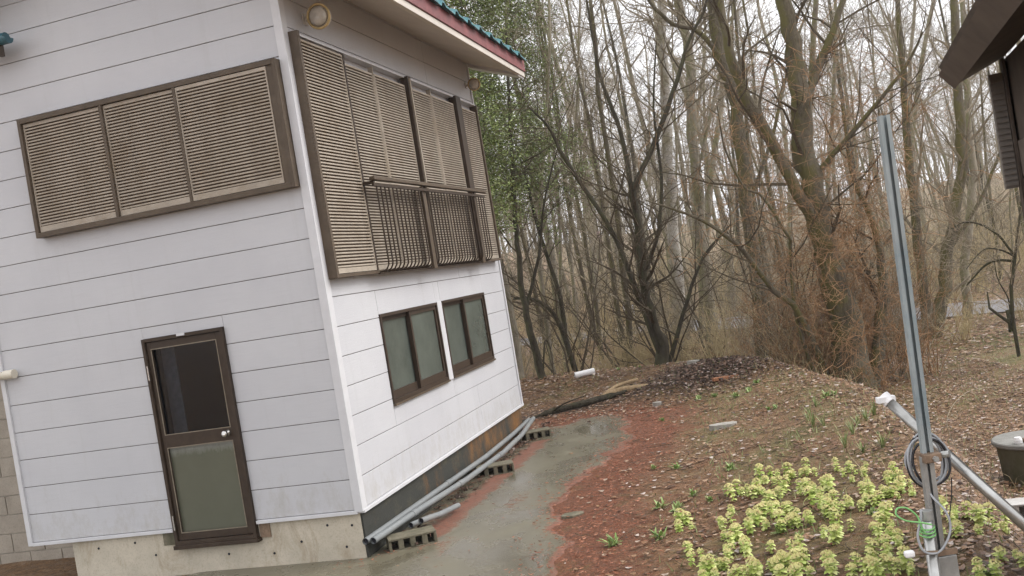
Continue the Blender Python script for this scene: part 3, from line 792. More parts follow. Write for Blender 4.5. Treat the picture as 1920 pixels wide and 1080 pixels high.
def pipe(label, pts, r, group=None, mat='pvc', sockets=()):
    t_ = thing('grey_pipe', label, 'pipe', pts[0], 0, group)
    P = [Vector(p)-Vector(pts[0]) for p in pts]
    m = MB(); m.tube(P, r, 14, caps=False); m.tube(P, r*.82, 14, caps=False); m.obj('pipe', M[mat], t_, smooth=True)
    for e, s_ in ((0, 1), (-1, -1)):
        m = MB(); d = (P[1]-P[0]).normalized() if e == 0 else (P[-2]-P[-1]).normalized()
        m.tube([P[e]+d*.02, P[e]+d*.03], r*.83, 14); m.obj('bore_shade', M['hole'], t_)  # near-black disc stands in for the shade inside the pipe end
    for f in sockets:
        k = f*(len(P)-1); i = int(k); q = P[i].lerp(P[min(i+1, len(P)-1)], k-i); d = (P[min(i+1, len(P)-1)]-P[i]).normalized()
        m = MB(); m.tube([q-d*.05, q+d*.05], r*1.13, 14); m.obj('socket', M[mat], t_)
    return t_
pipe('long grey plastic pipe lying nearest the house foundation', [(-1.57, 8.36, .165), (-1.10, 9.9, .16), (-.62, 11.5, .15), (-.30, 12.7, .16), (-.06, 13.7, .17)], .029, sockets=(.31,))
pipe('long grey plastic pipe bowed along the outer side of the pair', [(-1.50, 8.34, .165), (-1.16, 9.35, .16), (-.80, 10.4, .14), (-.42, 11.75, .12), (-.18, 12.7, .14), (.0, 13.68, .18)], .029, sockets=(.16, .37, .58))
pipe('short grey pipe offcut lying behind the near concrete block', [(-1.14, 8.84, .15), (-1.0, 9.2, .10), (-.86, 9.62, .06)], .027)
pipe('second short grey pipe offcut tucked against the longer pipes', [(-1.24, 8.86, .12), (-1.10, 9.28, .07)], .027)

# ---------------------------------------------------------------- strut post with pipes and cable
st = thing('steel_post', 'tall slotted galvanised strut post standing upright at the right', 'post', (1.14, 3.0, gh(1.14, 3.0)))
gz0 = gh(1.14, 3.0)
lean = lambda z: .035*(z-1.2)/1.3*1.0
def chan(m, z0_, z1_, x0_, w_=.033, d_=.018, lip=.0075):
    a = [(x0_+lean(z0_)-.0, z0_), (x0_+lean(z1_), z1_)]
    h = w_/2
    # C section open toward the camera: back, two sides, two lips
    for (p, q) in (((-h, h), (d_/2-.003, d_/2)), ((-h, -h+.003), (-d_/2, d_/2-.003)), ((h-.003, h), (-d_/2, d_/2-.003)), ((-h, -h+lip+.004), (-d_/2-.0025, -d_/2)), ((h-lip-.004, h), (-d_/2-.0025, -d_/2))):
        k = len(m.v)
        for (xx, zz) in a:
            m.v += [(xx+p[0], q[0], zz), (xx+p[1], q[0], zz), (xx+p[1], q[1], zz), (xx+p[0], q[1], zz)]
        m.f += [tuple(k+i for i in f) for f in ((0,3,2,1), (4,5,6,7), (0,1,5,4), (1,2,6,5), (2,3,7,6), (3,0,4,7))]
m = MB(); chan(m, 1.455-gz0, 2.49-gz0, .025-.035*(gz0)/1.3); m.obj('strut', M['galvblue'], st)
m = MB(); chan(m, -.3, 1.452-gz0, .020-.035*(gz0)/1.3, .036, .018, .010); m.obj('lower_strut', M['galv'], st)
m = MB(); m.box((.0, -.034, 1.435-gz0), (.052, .034, 1.462-gz0)); m.obj('clamp', M['rust'], st, bevel=.003)
m = MB(); m.tube([(.058, -.02, 1.452-gz0), (.075, -.035, 1.455-gz0)], .010, 8); m.tube([(.03, -.036, 1.447-gz0), (.03, -.046, 1.447-gz0)], .009, 6); m.obj('clamp_bolt', M['galv'], st)
m = MB(); m.box((-.03, -.032, 1.153-gz0), (.055, -.022, 1.170-gz0)); m.obj('lower_clamp', M['rust'], st)
m = MB(); m.box((-.01, -.030, 1.07-gz0), (.052, .03, 1.15-gz0)); m.obj('joint_sleeve', M['galv'], st, bevel=.003)
rp = thing('steel_pipe', 'short upright bright steel pipe clamped beside the strut post', 'pipe', (1.105, 2.965, gh(1.105, 2.965)))
zz = gh(1.105, 2.965)
m = MB(); m.tube([(-.006, 0, -.3), (.012, 0, 1.285-zz)], .0175, 16); m.obj('pipe', M['steelpipe'], rp, smooth=True)
m = MB(); m.tube([(.012, 0, 1.27-zz), (.013, 0, 1.298-zz)], .019, 16); m.obj('pipe_rim', M['galv'], rp)
m = MB(); m.box((-.075, -.022, 1.170-zz), (-.045, .0, 1.190-zz)); m.obj('white_cap', M['white'], rp, bevel=.006)
m = MB(); m.tube([(-.05, -.012, 1.18-zz), (.02, -.022, 1.175-zz)], .006, 8); m.obj('clamp_bolt', M['rust'], rp)
dg = thing('steel_pipe', 'sloping round steel pipe with a white cap crossing behind the post', 'pipe', (1.19, 3.42, 1.505))
A, B = Vector((1.225, 3.42, 1.50)), Vector((1.405, 2.82, 1.125))
A, B = Vector((1.18, 3.30, 1.575)), Vector((1.46, 2.92, 1.125))
dg.location = A
m = MB(); m.tube([(0,0,0), (B-A)*.25, (B-A)*.5, (B-A)], .0175, 18); m.obj('pipe', M['steelpipe'], dg, smooth=True)
dr_ = (B-A).normalized()
m = MB(); m.tube([-dr_*.028, dr_*.006], [.022, .021], 12); m.box((-.04, -.012, .0), (.02, .012, .020)); m.obj('end_cap', M['white'], dg, bevel=.002)
# coil of cable hanging at the joint
cc = thing('cable_coil', 'coil of grey cable hung on the strut post', 'cable', (1.185, 3.06, 1.425))
rc = random.Random(7)
for k in range(6):
    m = MB(); a_ = .058+rc.uniform(-.008, .010); b_ = .078+rc.uniform(-.008, .008); ox = rc.uniform(-.008, .008); oz = rc.uniform(-.008, .004); oy = (k-2.5)*.007
    m.tube([(ox+a_*math.cos(t_), oy+.006*math.sin(3*t_+k), oz+b_*math.sin(t_)) for t_ in [2*PI*i/30 for i in range(31)]], .0042, 6, caps=False)
    m.obj('loop', M['cable'] if k % 3 else M['black'], cc, smooth=True)
m = MB(); P = [(1.155, 3.03, 1.375), (1.150, 2.99, 1.335), (1.172, 2.955, 1.29), (1.178, 2.95, 1.245), (1.160, 2.945, 1.205), (1.125, 2.94, 1.175), (1.085, 2.94, 1.185), (1.075, 2.945, 1.23), (1.093, 2.95, 1.275), (1.10, 2.955, 1.305)]
def smooth_path(P, n=8):
    P = [Vector(p) for p in P]; out = []
    for i in range(len(P)-1):
        p0, p1, p2, p3 = P[max(0, i-1)], P[i], P[i+1], P[min(len(P)-1, i+2)]
        for k in range(n):
            t = k/n; out.append(.5*((2*p1)+(-p0+p2)*t+(2*p0-5*p1+4*p2-p3)*t*t+(-p0+3*p1-3*p2+p3)*t**3))
    out.append(P[-1]); return out
lo = Vector(cc.location)
m.tube([p-lo for p in smooth_path(P)], .0038, 6); m.obj('hanging_end', M['cable'], cc, smooth=True)
m = MB(); m.tube([p-lo for p in smooth_path([(1.245, 3.05, 1.36), (1.235, 3.05, 1.30), (1.215, 3.05, 1.22), (1.22, 3.06, 1.19)])], .0018, 5); m.obj('thin_wire', M['black'], cc)
gs = thing('green_cord', 'bright green cord tied round the upright steel pipe', 'cord', (1.09, 2.94, 1.28))
m = MB(); lo = Vector(gs.location)
m.tube([p-lo for p in smooth_path([(1.115, 2.925, 1.265), (1.085, 2.93, 1.275), (1.045, 2.94, 1.285), (1.022, 2.945, 1.305), (1.03, 2.95, 1.322), (1.058, 2.95, 1.318), (1.082, 2.945, 1.292), (1.088, 2.94, 1.262), (1.098, 2.94, 1.235)])], .0028, 6); m.obj('loop', M['green'], gs, smooth=True)
m = MB()
for k in range(3): m.tube([(.022+.0225*math.cos(t_), .025+.0225*math.sin(t_), -.03-.011*k+.005*math.sin(t_)) for t_ in [2*PI*i/18 for i in range(19)]], .0026, 6, caps=False)
m.obj('wrap', M['green'], gs)

# ---------------------------------------------------------------- neighbouring dark house at the right edge
ey = .34
N2 = thing('brown_house', 'dark brown timber house corner with deep eave at the right edge', 'house', (3.16, 6.0, gh(3.3, 6)), -ey)
zg = gh(3.3, 6)
# local: +x away from the lawn, -y toward the camera; corner at origin
m = MB(); m.box((.0, -2.9, .2), (.05, 0, 3.0-zg)); m.obj('wall', M['house2'], N2)
m = MB(); m.box((.05, -.05, .2), (3.4, 0, 3.0-zg)); m.obj('wall', M['house2'], N2)
m = MB(); m.box((3.35, -2.9, .2), (3.4, -.05, 3.0-zg)); m.box((.05, -2.9, .2), (3.35, -2.85, 3.0-zg)); m.obj('wall', M['house2'], N2)
m = MB(); m.box((.03, -2.85, -.4), (3.37, -.03, .2)); m.obj('foundation', M['cblock'], N2)
for k in range(12):
    m = MB(); m.box((-.014, -2.85, .25+k*.225), (-.001, -.10, .25+k*.225+.215)); m.obj('wall_board', M['house2b'], N2, bevel=.003)
m = MB(); m.box((-.03, -.09, .2), (.0-.015, .02, 3.0-zg)); m.box((-.03, .0, .2), (.08, .02, 3.0-zg)); m.obj('corner_post', M['house2'], N2)
for k in range(12):
    m = MB(); m.box((-.012, -2.914, .25+k*.225), (3.41, -2.901, .25+k*.225+.215)); m.obj('wall_board', M['house2b'], N2, bevel=.003)
zt = 3.02-zg
m = MB(); m.prism([(-.36, zt-.02), (-.30, zt-.13), (.0, zt+.0), (3.4, zt+.0), (1.7, zt+1.0)], 1, -3.4, .28)
m = MB(); m.prism([(-.30, zt-.12), (.0, zt-.005), (.0, zt+.03), (-.34, zt-.05)], 1, -3.4, .05); m.obj('soffit', M['house2'], N2)
m = MB(); m.prism([(-.37, zt-.03), (-.29, zt-.135), (-.275, zt-.12), (-.345, zt-.015)], 1, -3.42, .07); m.obj('fascia_board', M['house2b'], N2)
m = MB(); m.prism([(-.345, zt-.01), (1.7, zt+.95), (1.7, zt+.99), (-.36, zt+.02)], 1, -3.4, .07); m.obj('roof_slope', M['house2'], N2)
m = MB(); m.prism([(3.75, zt-.01), (3.76, zt+.02), (1.7, zt+.99), (1.7, zt+.95)], 1, -3.4, .07); m.obj('roof_slope', M['house2'], N2)
m = MB(); m.prism([(.0, zt-.02), (3.4, zt-.02), (1.7, zt+.9)], 1, -2.88, -.02); m.obj('gable_wall', M['house2'], N2)
# louvred shutter case on the far wall, seen edge on
m = MB(); frame = (1.60, 2.60)
pl = MB(); pl.box((-.105, -.03, 2.22-zg+.0), (-.032, .03, 2.92-zg)); lp = pl.obj('louvre_panel', M['house2slat'], N2)
sm_ = MB(); sm_.box((-.103, -.045, 0), (-.034, -.031, .019)); me = sm_.mesh('slat', M['house2slat'])
for k in range(19): link('slat', me, lp).location = (0, 0, 2.235-zg+k*.035)

# ---------------------------------------------------------------- well ring, pale block, ground objects
x, y = 4.60, 9.32; z_ = gh(x, y)
wr = thing('well_ring', 'round concrete well ring with a flat lid at the right edge', 'well ring', (x, y, z_))
m = MB(); m.lathe([(0, -.05), (.27, -.05), (.28, .0), (.305, .30), (.31, .355), (0, .355)], 36); smooth_auto(m.obj('ring_wall', M['ring'], wr))
m = MB(); m.lathe([(0, .357), (.335, .357), (.345, .37), (.345, .395), (.335, .405), (0, .408)], 36); smooth_auto(m.obj('lid', M['lid'], wr))
m = MB(); m.lathe([(0, 0), (.035, 0), (.038, .03), (.03, .055), (0, .06)], 12, Matrix.Translation((-.20, -.16, .408))); m.obj('white_knob', M['white'], wr)
m = MB(); m.tube([(-.15, -.16, .43), (-.10, -.14, .425)], .02, 8); m.obj('knob_stub', M['rust'], wr)
hollow_block('pale hollow concrete block lying below the well ring', 3.66, 7.72, -.25, .39, .19, .19, 'pblock', 3)
sk = thing('curved_stick', 'thin pale arched twig rising from the leaves near the well ring', 'twig', (4.55, 10.9, gh(4.55, 10.9)))
m = MB(); m.tube(smooth_path([(0, 0, 0), (-.02, .1, .25), (.18, .3, .42), (.5, .5, .5), (1.0, .8, .42)]), .0045, 5); m.obj('stem', M['twig'], sk)
wbx = thing('white_pipe_offcut', 'short white pipe end lying on the leaves beyond the slab', 'pipe', (1.02, 17.6, gh(1.02, 17.6)+.06))
m = MB(); m.tube([(-.17, 0, 0), (.19, .06, .02)], .055, 16, caps=False); m.tube([(-.17, 0, 0), (.19, .06, .02)], .048, 16, caps=False); m.obj('pipe', M['white'], wbx, smooth=True)
m = MB(); m.tube([(-.15, 0.005, 0), (-.14, .006, 0)], .049, 16); m.obj('bore_shade', M['hole'], wbx)  # dark disc painted for the shaded hollow of the offcut
sg = thing('small_sign', 'small blue and white board among the trees beyond the road', 'sign', (4.75, 42.0, gh(4.75, 42)))
m = MB(); m.box((-.2, 0, .20), (.2, .03, .62)); m.obj('board', M['signblue'], sg)
m = MB(); m.box((-.24, -.012, .48), (.1, -.002, .78)); m.obj('white_sheet', M['white'], sg)
for s_ in (-.15, .15):
    m = MB(); m.tube([(s_, .05, -.1), (s_, .05, .6)], .02, 6); m.obj('leg', M['dbrown'], sg)
pk = thing('pink_board', 'faded pink hoarding panel glimpsed between far trunks', 'board', (5.6, 60, gh(5.6, 60)))
m = MB(); m.box((-.55, 0, 2.6), (.25, .04, 3.5)); m.obj('board', M['pink'], pk)
for s_ in (-.5, .2):
    m = MB(); m.tube([(s_, .08, -.1), (s_, .08, 3.4)], .04, 6); m.obj('post', M['twig'], pk)
def plank(name, label, cat, x, y, rz, L, W, H, mat):
    t_ = MB(); rr = random.Random(int(x*100)); n_ = 10; top = []
    for i in range(n_):
        a_ = 2*PI*i/n_; top.append((L/2*math.cos(a_)*(1+rr.uniform(-.1, .15)), W/2*math.sin(a_)*(1+rr.uniform(-.1, .2))))
    if cat == 'plank': top = [(-L/2, -W/2), (L/2, -W/2), (L/2, W/2), (-L/2, W/2)]
    t_.prism(top, 2, -.02, H); o_ = t_.obj(name, M[mat], bevel=.005); o_.location = (x, y, gh(x, y)+.008); o_.rotation_euler = (.03, .05, rz)
    tag(o_, label, cat)
plank('plank', 'short rust orange plank on the dark soil heap', 'plank', 2.85, 14.4, .35, .42, .07, .03, 'orange')
plank('flat_stone', 'flat pale stone slab lying in the red needles', 'stone', 2.14, 11.36, .25, .34, .14, .045, 'stone')
plank('flat_stone', 'broken pale stone beside the concrete slab near the camera', 'stone', .20, 8.72, .5, .22, .13, .012, 'cblock')
plank('flat_stone', 'pale stone lying on top of the dark soil heap', 'stone', 2.62, 15.55, .5, .20, .15, .07, 'stone')
plank('flat_stone', 'small pale stone beside the peeled log', 'stone', 1.75, 13.9, .1, .13, .08, .05, 'stone')
lg = thing('fallen_log', 'pale peeled log lying across the leaves before the soil heap', 'log', (1.25, 15.45, gh(1.25, 15.4)+.03))
m = MB(); lo = Vector(lg.location)
m.tube([p-lo for p in smooth_path([(1.05, 15.35, .06), (1.35, 15.55, .10), (1.7, 15.5, .12), (2.05, 15.3, .13), (2.4, 15.35, .22)], 5)], [.035]*3+[.06]*6+[.05]*8+[.045]*4, 10); m.obj('trunk', M['palelog'], lg, smooth=True)
m = MB(); m.tube([p-lo for p in smooth_path([(1.1, 15.42, .08), (1.4, 15.75, .17), (1.75, 15.85, .2)], 5)], .03, 8); m.obj('limb', M['palelog'], lg, smooth=True)
fb = thing('fallen_branch', 'dark wet branch on the ground beyond the slab end', 'branch', (.2, 14.7, gh(.2, 14.7)+.02)); lo = Vector(fb.location)
m = MB(); m.tube([p-lo for p in smooth_path([(-.35, 14.35, .02), (.1, 14.75, .05), (.6, 15.0, .07), (1.15, 15.3, .08), (1.5, 15.45, .10)], 5)], [.02]*6+[.045]*6+[.05]*5+[.03]*4, 8); m.obj('limb', M['bark_dark'], fb, smooth=True)
m = MB(); m.tube([p-lo for p in smooth_path([(.3, 14.85, .06), (.5, 14.8, .16), (.85, 15.0, .2)], 5)], [.02, .02, .018, .016, .014, .012, .012, .01, .008, .008, .006], 6); m.obj('side_twig', M['bark_dark'], fb)
sp_ = thing('tree_stump', 'small dark broken stump on the grassy ground before the road', 'stump', (9.14, 18.6, gh(9.14, 18.6)))
m = MB(); m.tube([(0, 0, -.1), (.01, 0, .2), (-.01, 0, .42)], [.07, .055, .05], 9); m.obj('trunk', M['bark_dark'], sp_, smooth=True)
m = MB(); m.tube([(0, 0, .15), (-.3, .1, .5), (-.25, .2, .8)], [.03, .025, .01], 6); m.obj('limb', M['bark_dark'], sp_)

# ---------------------------------------------------------------- trees
def rot_about(d, rng, ang):
    ax = d.orthogonal().normalized(); ax.rotate(Matrix.Rotation(rng.uniform(0, 2*PI), 3, d)); r = d.copy(); r.rotate(Matrix.Rotation(ang, 3, ax)); return r
UP = Vector((0, 0, 1))
def branch(acc, rng, p, d, L, r, lvl, spec):
    """grow one branch; acc = [list of MB by level]; spec per level: (nchild, ratioL, ang, up, wander, segs, sides)"""
    nch, ratio, ang, up, wander, segs, sides = spec[lvl]
    pts, rad = [p.copy()], [r]
    q = p.copy(); dd = d.copy(); st_ = L/segs
    for i in range(segs):
        dd = (dd + UP*up + Vector((rng.gauss(0, 1), rng.gauss(0, 1), rng.gauss(0, .7)))*wander).normalized()
        q = q + dd*st_; pts.append(q.copy()); rad.append(max(.0022, r*(1-(i+1)/segs*.82)))
    acc[min(lvl, len(acc)-1)].tube(pts, rad, sides, caps=False)
    if lvl+1 < len(spec):
        n_ = max(1, int(round(nch*rng.uniform(.75, 1.25))))
        for k in range(n_):
            t = rng.uniform(.15, 1.0)*(segs-.01); i = int(t); pp = pts[i].lerp(pts[i+1], t-i); ax = (pts[i+1]-pts[i]).normalized()
            rr = max(.0025, rad[i]*rng.uniform(.42, .62))
            branch(acc, rng, pp, rot_about(ax, rng, ang*rng.uniform(.7, 1.35)), L*ratio*rng.uniform(.55, 1.25)*(1.1-.5*t/segs), rr, lvl+1, spec)
TW = [(7, .45, .75, .04, .24, 7, 4), (6, .5, .75, .02, .3, 5, 3), (4, .55, .7, .01, .36, 4, 3), (0, 0, 0, .0, .36, 3, 3)]
def forest_tree(seed, H, r, low, nb, spec, lean_=.03):
    rng = random.Random(seed); tr, lm = MB(), MB()
    pts, rad = [], []; q = Vector((0, 0, -.3)); d = Vector((rng.gauss(0, lean_), rng.gauss(0, lean_), 1)).normalized(); n_ = 14
    for i in range(n_+1):
        pts.append(q.copy()); rad.append(r*(1.25 if i == 0 else (1-.8*i/n_)))
        d = (d+Vector((rng.gauss(0, .06), rng.gauss(0, .06), .05))).normalized(); q = q+d*H/n_
    tr.tube(pts, rad, 8, caps=False)
    for k in range(nb):
        t = (low+(1-low)*(k+rng.random())/nb)*(n_-.01); i = int(t); pp = pts[i].lerp(pts[i+1], t-i)
        az = rng.uniform(0, 2*PI); el = rng.uniform(.35, 1.05); dv = Vector((math.cos(az)*math.cos(el), math.sin(az)*math.cos(el), math.sin(el)))
        L = H*rng.uniform(.16, .30)*(1.15-.5*t/n_)
        branch([lm, lm], rng, pp, dv, L, max(.008, rad[i]*rng.uniform(.25, .45)), 0, spec)
    return tr, lm
VAR = []
for i, (H, r, low, nb) in enumerate([(15, .13, .2, 16), (17, .16, .26, 15), (13, .09, .12, 16), (16, .12, .24, 16), (14, .075, .13, 15), (18, .19, .26, 16), (12, .06, .08, 16), (16, .14, .16, 16)]):
    tr, lm = forest_tree(100+i, H, r*.78, low, nb, TW)
    VAR.append((tr, lm, r))
NEARV = []
barks = ['bark', 'bark', 'bark_moss', 'bark_dark', 'bark']
VM = [(tr.mesh('trunk', M[barks[i % 5]], True), lm.mesh('crown', M['twig'])) for i, (tr, lm, r) in enumerate(VAR)]
rng = random.Random(11)
HEROES = {
    'big': [[(5.01, 15.6, -0.31, 0.344), (5.06, 15.6, 0.64, 0.238), (5.02, 15.6, 1.5, 0.197), (4.92, 15.6, 2.19, 0.18), (4.89, 15.6, 3.22, 0.172), (4.95, 15.6, 4.22, 0.156), (4.96, 15.6, 5.07, 0.131), (4.95, 15.6, 6.08, 0.115), (5.17, 15.6, 8.23, 0.066)], [(5.02, 15.6, 4.13, 0.082), (5.34, 15.65, 4.68, 0.066), (5.64, 15.7, 5.15, 0.057), (6.03, 15.75, 5.87, 0.041), (6.46, 15.8, 6.83, 0.025)], [(4.97, 15.6, 1.93, 0.104), (4.55, 15.48, 3.0, 0.092), (4.12, 15.36, 4.15, 0.086), (3.88, 15.24, 4.91, 0.074), (3.83, 15.12, 5.79, 0.061), (3.89, 15.0, 7.37, 0.037)], [(4.98, 15.6, 2.95, 0.057), (5.42, 15.4, 3.36, 0.041), (5.93, 15.2, 3.83, 0.033), (6.43, 15.0, 4.36, 0.025), (6.65, 14.8, 4.76, 0.012)], [(5.34, 15.6, -0.4, 0.131), (5.71, 15.76, 0.52, 0.09), (5.9, 15.92, 1.18, 0.074), (5.96, 16.08, 1.96, 0.057), (5.81, 16.24, 2.88, 0.041), (5.87, 16.4, 4.04, 0.025)], [(4.78, 15.6, -0.17, 0.057), (4.36, 15.43, 0.85, 0.049), (3.99, 15.27, 1.29, 0.045), (3.61, 15.1, 1.89, 0.037), (3.37, 14.93, 2.17, 0.033), (2.91, 14.77, 2.56, 0.025), (2.15, 14.6, 2.95, 0.01)], [(4.59, 15.6, -0.18, 0.041), (4.33, 15.51, 0.76, 0.033), (4.37, 15.43, 1.85, 0.029), (4.35, 15.34, 2.06, 0.025), (4.03, 15.26, 2.74, 0.021), (3.75, 15.17, 2.94, 0.016), (3.54, 15.09, 3.54, 0.016), (3.5, 15.0, 4.19, 0.008)]],
    'mossy': [[(4.79, 20.0, -0.31, 0.172), (4.9, 20.0, 1.55, 0.142), (4.94, 20.0, 3.18, 0.135), (5.04, 20.0, 4.79, 0.128), (4.89, 20.0, 5.9, 0.123), (4.88, 20.0, 7.2, 0.105), (5.06, 20.0, 9.65, 0.061)], [(4.99, 20.0, 5.67, 0.061), (4.49, 19.8, 6.35, 0.049), (3.95, 19.6, 6.55, 0.043), (3.57, 19.4, 6.98, 0.037), (3.33, 19.2, 7.63, 0.025)], [(4.91, 20.0, 2.64, 0.049), (5.75, 20.2, 4.16, 0.037), (6.36, 20.4, 5.53, 0.031), (7.07, 20.6, 6.79, 0.018)]],
    'grey': [[(4.43, 23.5, -0.45, 0.159), (4.6, 23.5, 1.63, 0.138), (4.67, 23.5, 2.89, 0.13), (4.83, 23.5, 4.78, 0.123), (5.0, 23.5, 6.67, 0.116), (5.01, 23.5, 7.94, 0.101), (5.25, 23.5, 10.44, 0.072)], [(4.91, 23.5, 4.13, 0.051), (5.5, 23.67, 5.6, 0.043), (6.16, 23.83, 7.07, 0.037), (6.58, 24.0, 8.6, 0.021)]],
    'birch': [[(4.13, 26.0, -0.48, 0.178), (4.34, 26.0, 1.69, 0.153), (4.47, 26.0, 3.36, 0.145), (4.65, 26.0, 5.17, 0.136), (4.89, 26.0, 7.25, 0.119), (5.13, 26.0, 9.46, 0.102), (5.34, 26.0, 11.39, 0.076)]],
    'dark': [[(2.36, 17.2, 0.11, 0.14), (2.41, 17.2, 0.53, 0.11), (2.31, 17.2, 1.06, 0.09), (2.27, 17.2, 1.77, 0.075), (2.31, 17.2, 2.61, 0.07), (2.33, 17.2, 3.31, 0.06)], [(2.32, 17.2, 3.28, 0.05), (2.89, 17.26, 4.11, 0.045), (3.43, 17.32, 5.07, 0.04), (3.73, 17.38, 5.69, 0.03), (4.11, 17.44, 6.21, 0.025), (4.38, 17.5, 6.93, 0.015)], [(2.32, 17.2, 3.28, 0.045), (2.29, 17.12, 4.28, 0.04), (2.1, 17.05, 5.14, 0.03), (2.05, 16.97, 6.05, 0.025), (2.04, 16.9, 7.13, 0.015)], [(2.41, 17.2, 0.62, 0.06), (2.09, 17.1, 1.62, 0.05), (1.8, 17.0, 2.77, 0.04), (1.25, 16.9, 3.96, 0.035), (1.06, 16.8, 4.53, 0.025), (0.76, 16.7, 4.93, 0.015)], [(2.42, 17.2, 0.53, 0.045), (3.01, 17.37, 1.27, 0.035), (3.44, 17.53, 1.96, 0.025), (4.04, 17.7, 2.44, 0.015)], [(2.27, 17.2, 1.77, 0.04), (2.68, 17.25, 2.55, 0.035), (2.88, 17.3, 3.46, 0.03), (2.95, 17.35, 4.68, 0.02), (3.18, 17.4, 5.78, 0.012)]],
    'slimL': [[(0.26, 18.3, 0.14, 0.085), (0.23, 18.3, 0.9, 0.07), (0.17, 18.3, 1.56, 0.06), (0.21, 18.3, 2.5, 0.05), (0.3, 18.3, 3.48, 0.045), (0.49, 18.3, 5.24, 0.03), (0.66, 18.3, 6.6, 0.02)], [(0.27, 18.3, 0.4, 0.02), (0.44, 18.35, 0.87, 0.015), (0.52, 18.4, 0.7, 0.01)], [(0.18, 18.3, 1.51, 0.035), (0.59, 18.43, 2.45, 0.03), (0.85, 18.57, 3.42, 0.02), (1.35, 18.7, 4.56, 0.01)]],
    'slimM': [[(1.02, 19.5, 0.0, 0.07), (0.89, 19.5, 0.71, 0.055), (0.7, 19.5, 1.33, 0.045), (0.38, 19.5, 1.63, 0.035), (-0.01, 19.5, 1.71, 0.02)], [(0.89, 19.5, 0.71, 0.05), (0.9, 19.57, 1.56, 0.045), (0.71, 19.65, 2.98, 0.035), (0.62, 19.73, 4.07, 0.025), (0.5, 19.8, 4.96, 0.012)]],
    'twinR': [[(8.12, 20.0, -0.64, 0.17), (8.51, 20.0, 0.25, 0.13), (8.76, 20.0, 1.13, 0.12), (9.05, 20.0, 1.96, 0.11), (9.38, 20.0, 2.99, 0.1), (9.52, 20.0, 4.6, 0.09), (9.77, 20.0, 6.83, 0.06)], [(8.07, 20.0, -0.66, 0.13), (8.21, 20.05, -0.09, 0.11), (8.24, 20.1, 0.78, 0.1), (8.32, 20.15, 2.09, 0.09), (8.43, 20.2, 3.72, 0.08), (8.6, 20.25, 5.35, 0.06), (8.79, 20.3, 7.09, 0.04)], [(8.81, 20.0, 1.24, 0.05), (9.45, 19.9, 2.0, 0.04), (9.97, 19.8, 2.87, 0.03), (10.4, 19.7, 3.86, 0.02)]],
    'poleR': [[(9.87, 22.0, -0.67, 0.13), (9.93, 22.0, 0.02, 0.1), (10.02, 22.0, 0.96, 0.095), (10.46, 22.0, 2.45, 0.09), (10.56, 22.0, 3.63, 0.08), (10.74, 22.0, 5.39, 0.07), (10.99, 22.0, 7.73, 0.04)]],
    'arch': [[(7.91, 16.0, -0.2, 0.03), (7.94, 16.0, 0.5, 0.03), (8.1, 16.0, 1.15, 0.027), (8.24, 16.0, 1.67, 0.018), (8.52, 16.0, 2.67, 0.012)], [(8.1, 16.0, 1.15, 0.021), (7.85, 15.95, 1.56, 0.019), (7.55, 15.9, 1.78, 0.017), (7.28, 15.85, 1.84, 0.012), (7.05, 15.8, 1.77, 0.006)], [(8.1, 16.0, 1.15, 0.018), (7.83, 15.83, 1.3, 0.015), (7.46, 15.67, 1.37, 0.012), (7.06, 15.5, 1.12, 0.006)], [(8.06, 16.0, 1.09, 0.024), (7.86, 16.1, 1.14, 0.021), (7.67, 16.2, 1.07, 0.018), (7.39, 16.3, 0.8, 0.012)], [(7.87, 16.0, 0.16, 0.018), (7.93, 16.1, 0.5, 0.012), (7.86, 16.2, 0.86, 0.009), (7.91, 16.3, 1.29, 0.006)]],
}
hero_xy = [(h[0][0][0], h[0][0][1]) for h in HEROES.values()]
def road_d(x, y):
    cl = [(60,3),(30,10),(17.5,17.6),(11.9,23.6),(7.5,30),(2.5,37),(-6,45),(-30,62)]; b_ = 99
    for (ax, ay), (bx, by) in zip(cl[:-1], cl[1:]):
        dx, dy = bx-ax, by-ay; t = max(0, min(1, ((x-ax)*dx+(y-ay)*dy)/(dx*dx+dy*dy))); b_ = min(b_, math.hypot(x-ax-t*dx, y-ay-t*dy))
    return b_
placed = []
def try_place(y0, y1, mind, xpad=2, pred=None, n=400):
    for _ in range(n):
        y = rng.uniform(y0, y1); x = rng.uniform(-.06*y-xpad, .56*y+xpad)
        if road_d(x, y) < 2.6: continue
        if any(math.hypot(x-a, y-b) < mind for a, b in placed+hero_xy): continue
        if pred and not pred(x, y): continue
        placed.append((x, y)); return x, y
    return None
def region(x, y):
    px = 960+1859*x/y
    for lim, nm in ((1060, 'behind the evergreens'), (1190, 'left of the dark spreading tree'), (1320, 'around the birch'), (1470, 'around the thick mossy tree'), (1660, 'behind the large forked tree'), (1800, 'just right of the strut post')):
        if px < lim: return nm
    return 'near the right edge'
BN = ['slender grey-brown', 'stout grey-brown', 'thin mossy', 'dark', 'thin grey-brown', 'thick grey-brown', 'very thin grey-brown', 'mossy']
def put_tree(x, y, vi, s, label, group, rz):
    label = label % (BN[vi], region(x, y))
    t_ = thing('forest_tree', label, 'tree', (x, y, gh(x, y)), rz, group); t_.scale = (s, s, s*rng.uniform(.95, 1.1))
    t_.rotation_euler.x = rng.gauss(0, .03); t_.rotation_euler.y = rng.gauss(0, .03)
    for nm, me in zip(('trunk', 'crown'), VM[vi]): link(nm, me, t_)
for i in range(32):
    p = try_place(20.5, 34, 1.25, 1, lambda x, y: not (x > .32*y+1.0 and y < 30) )
    if p: put_tree(*p, rng.choice([2, 4, 6, 4, 6, 2, 0]), rng.uniform(.8, 1.1), '%s bare tree before the road, %s', 'bare trees before the road', rng.uniform(0, 6.28))
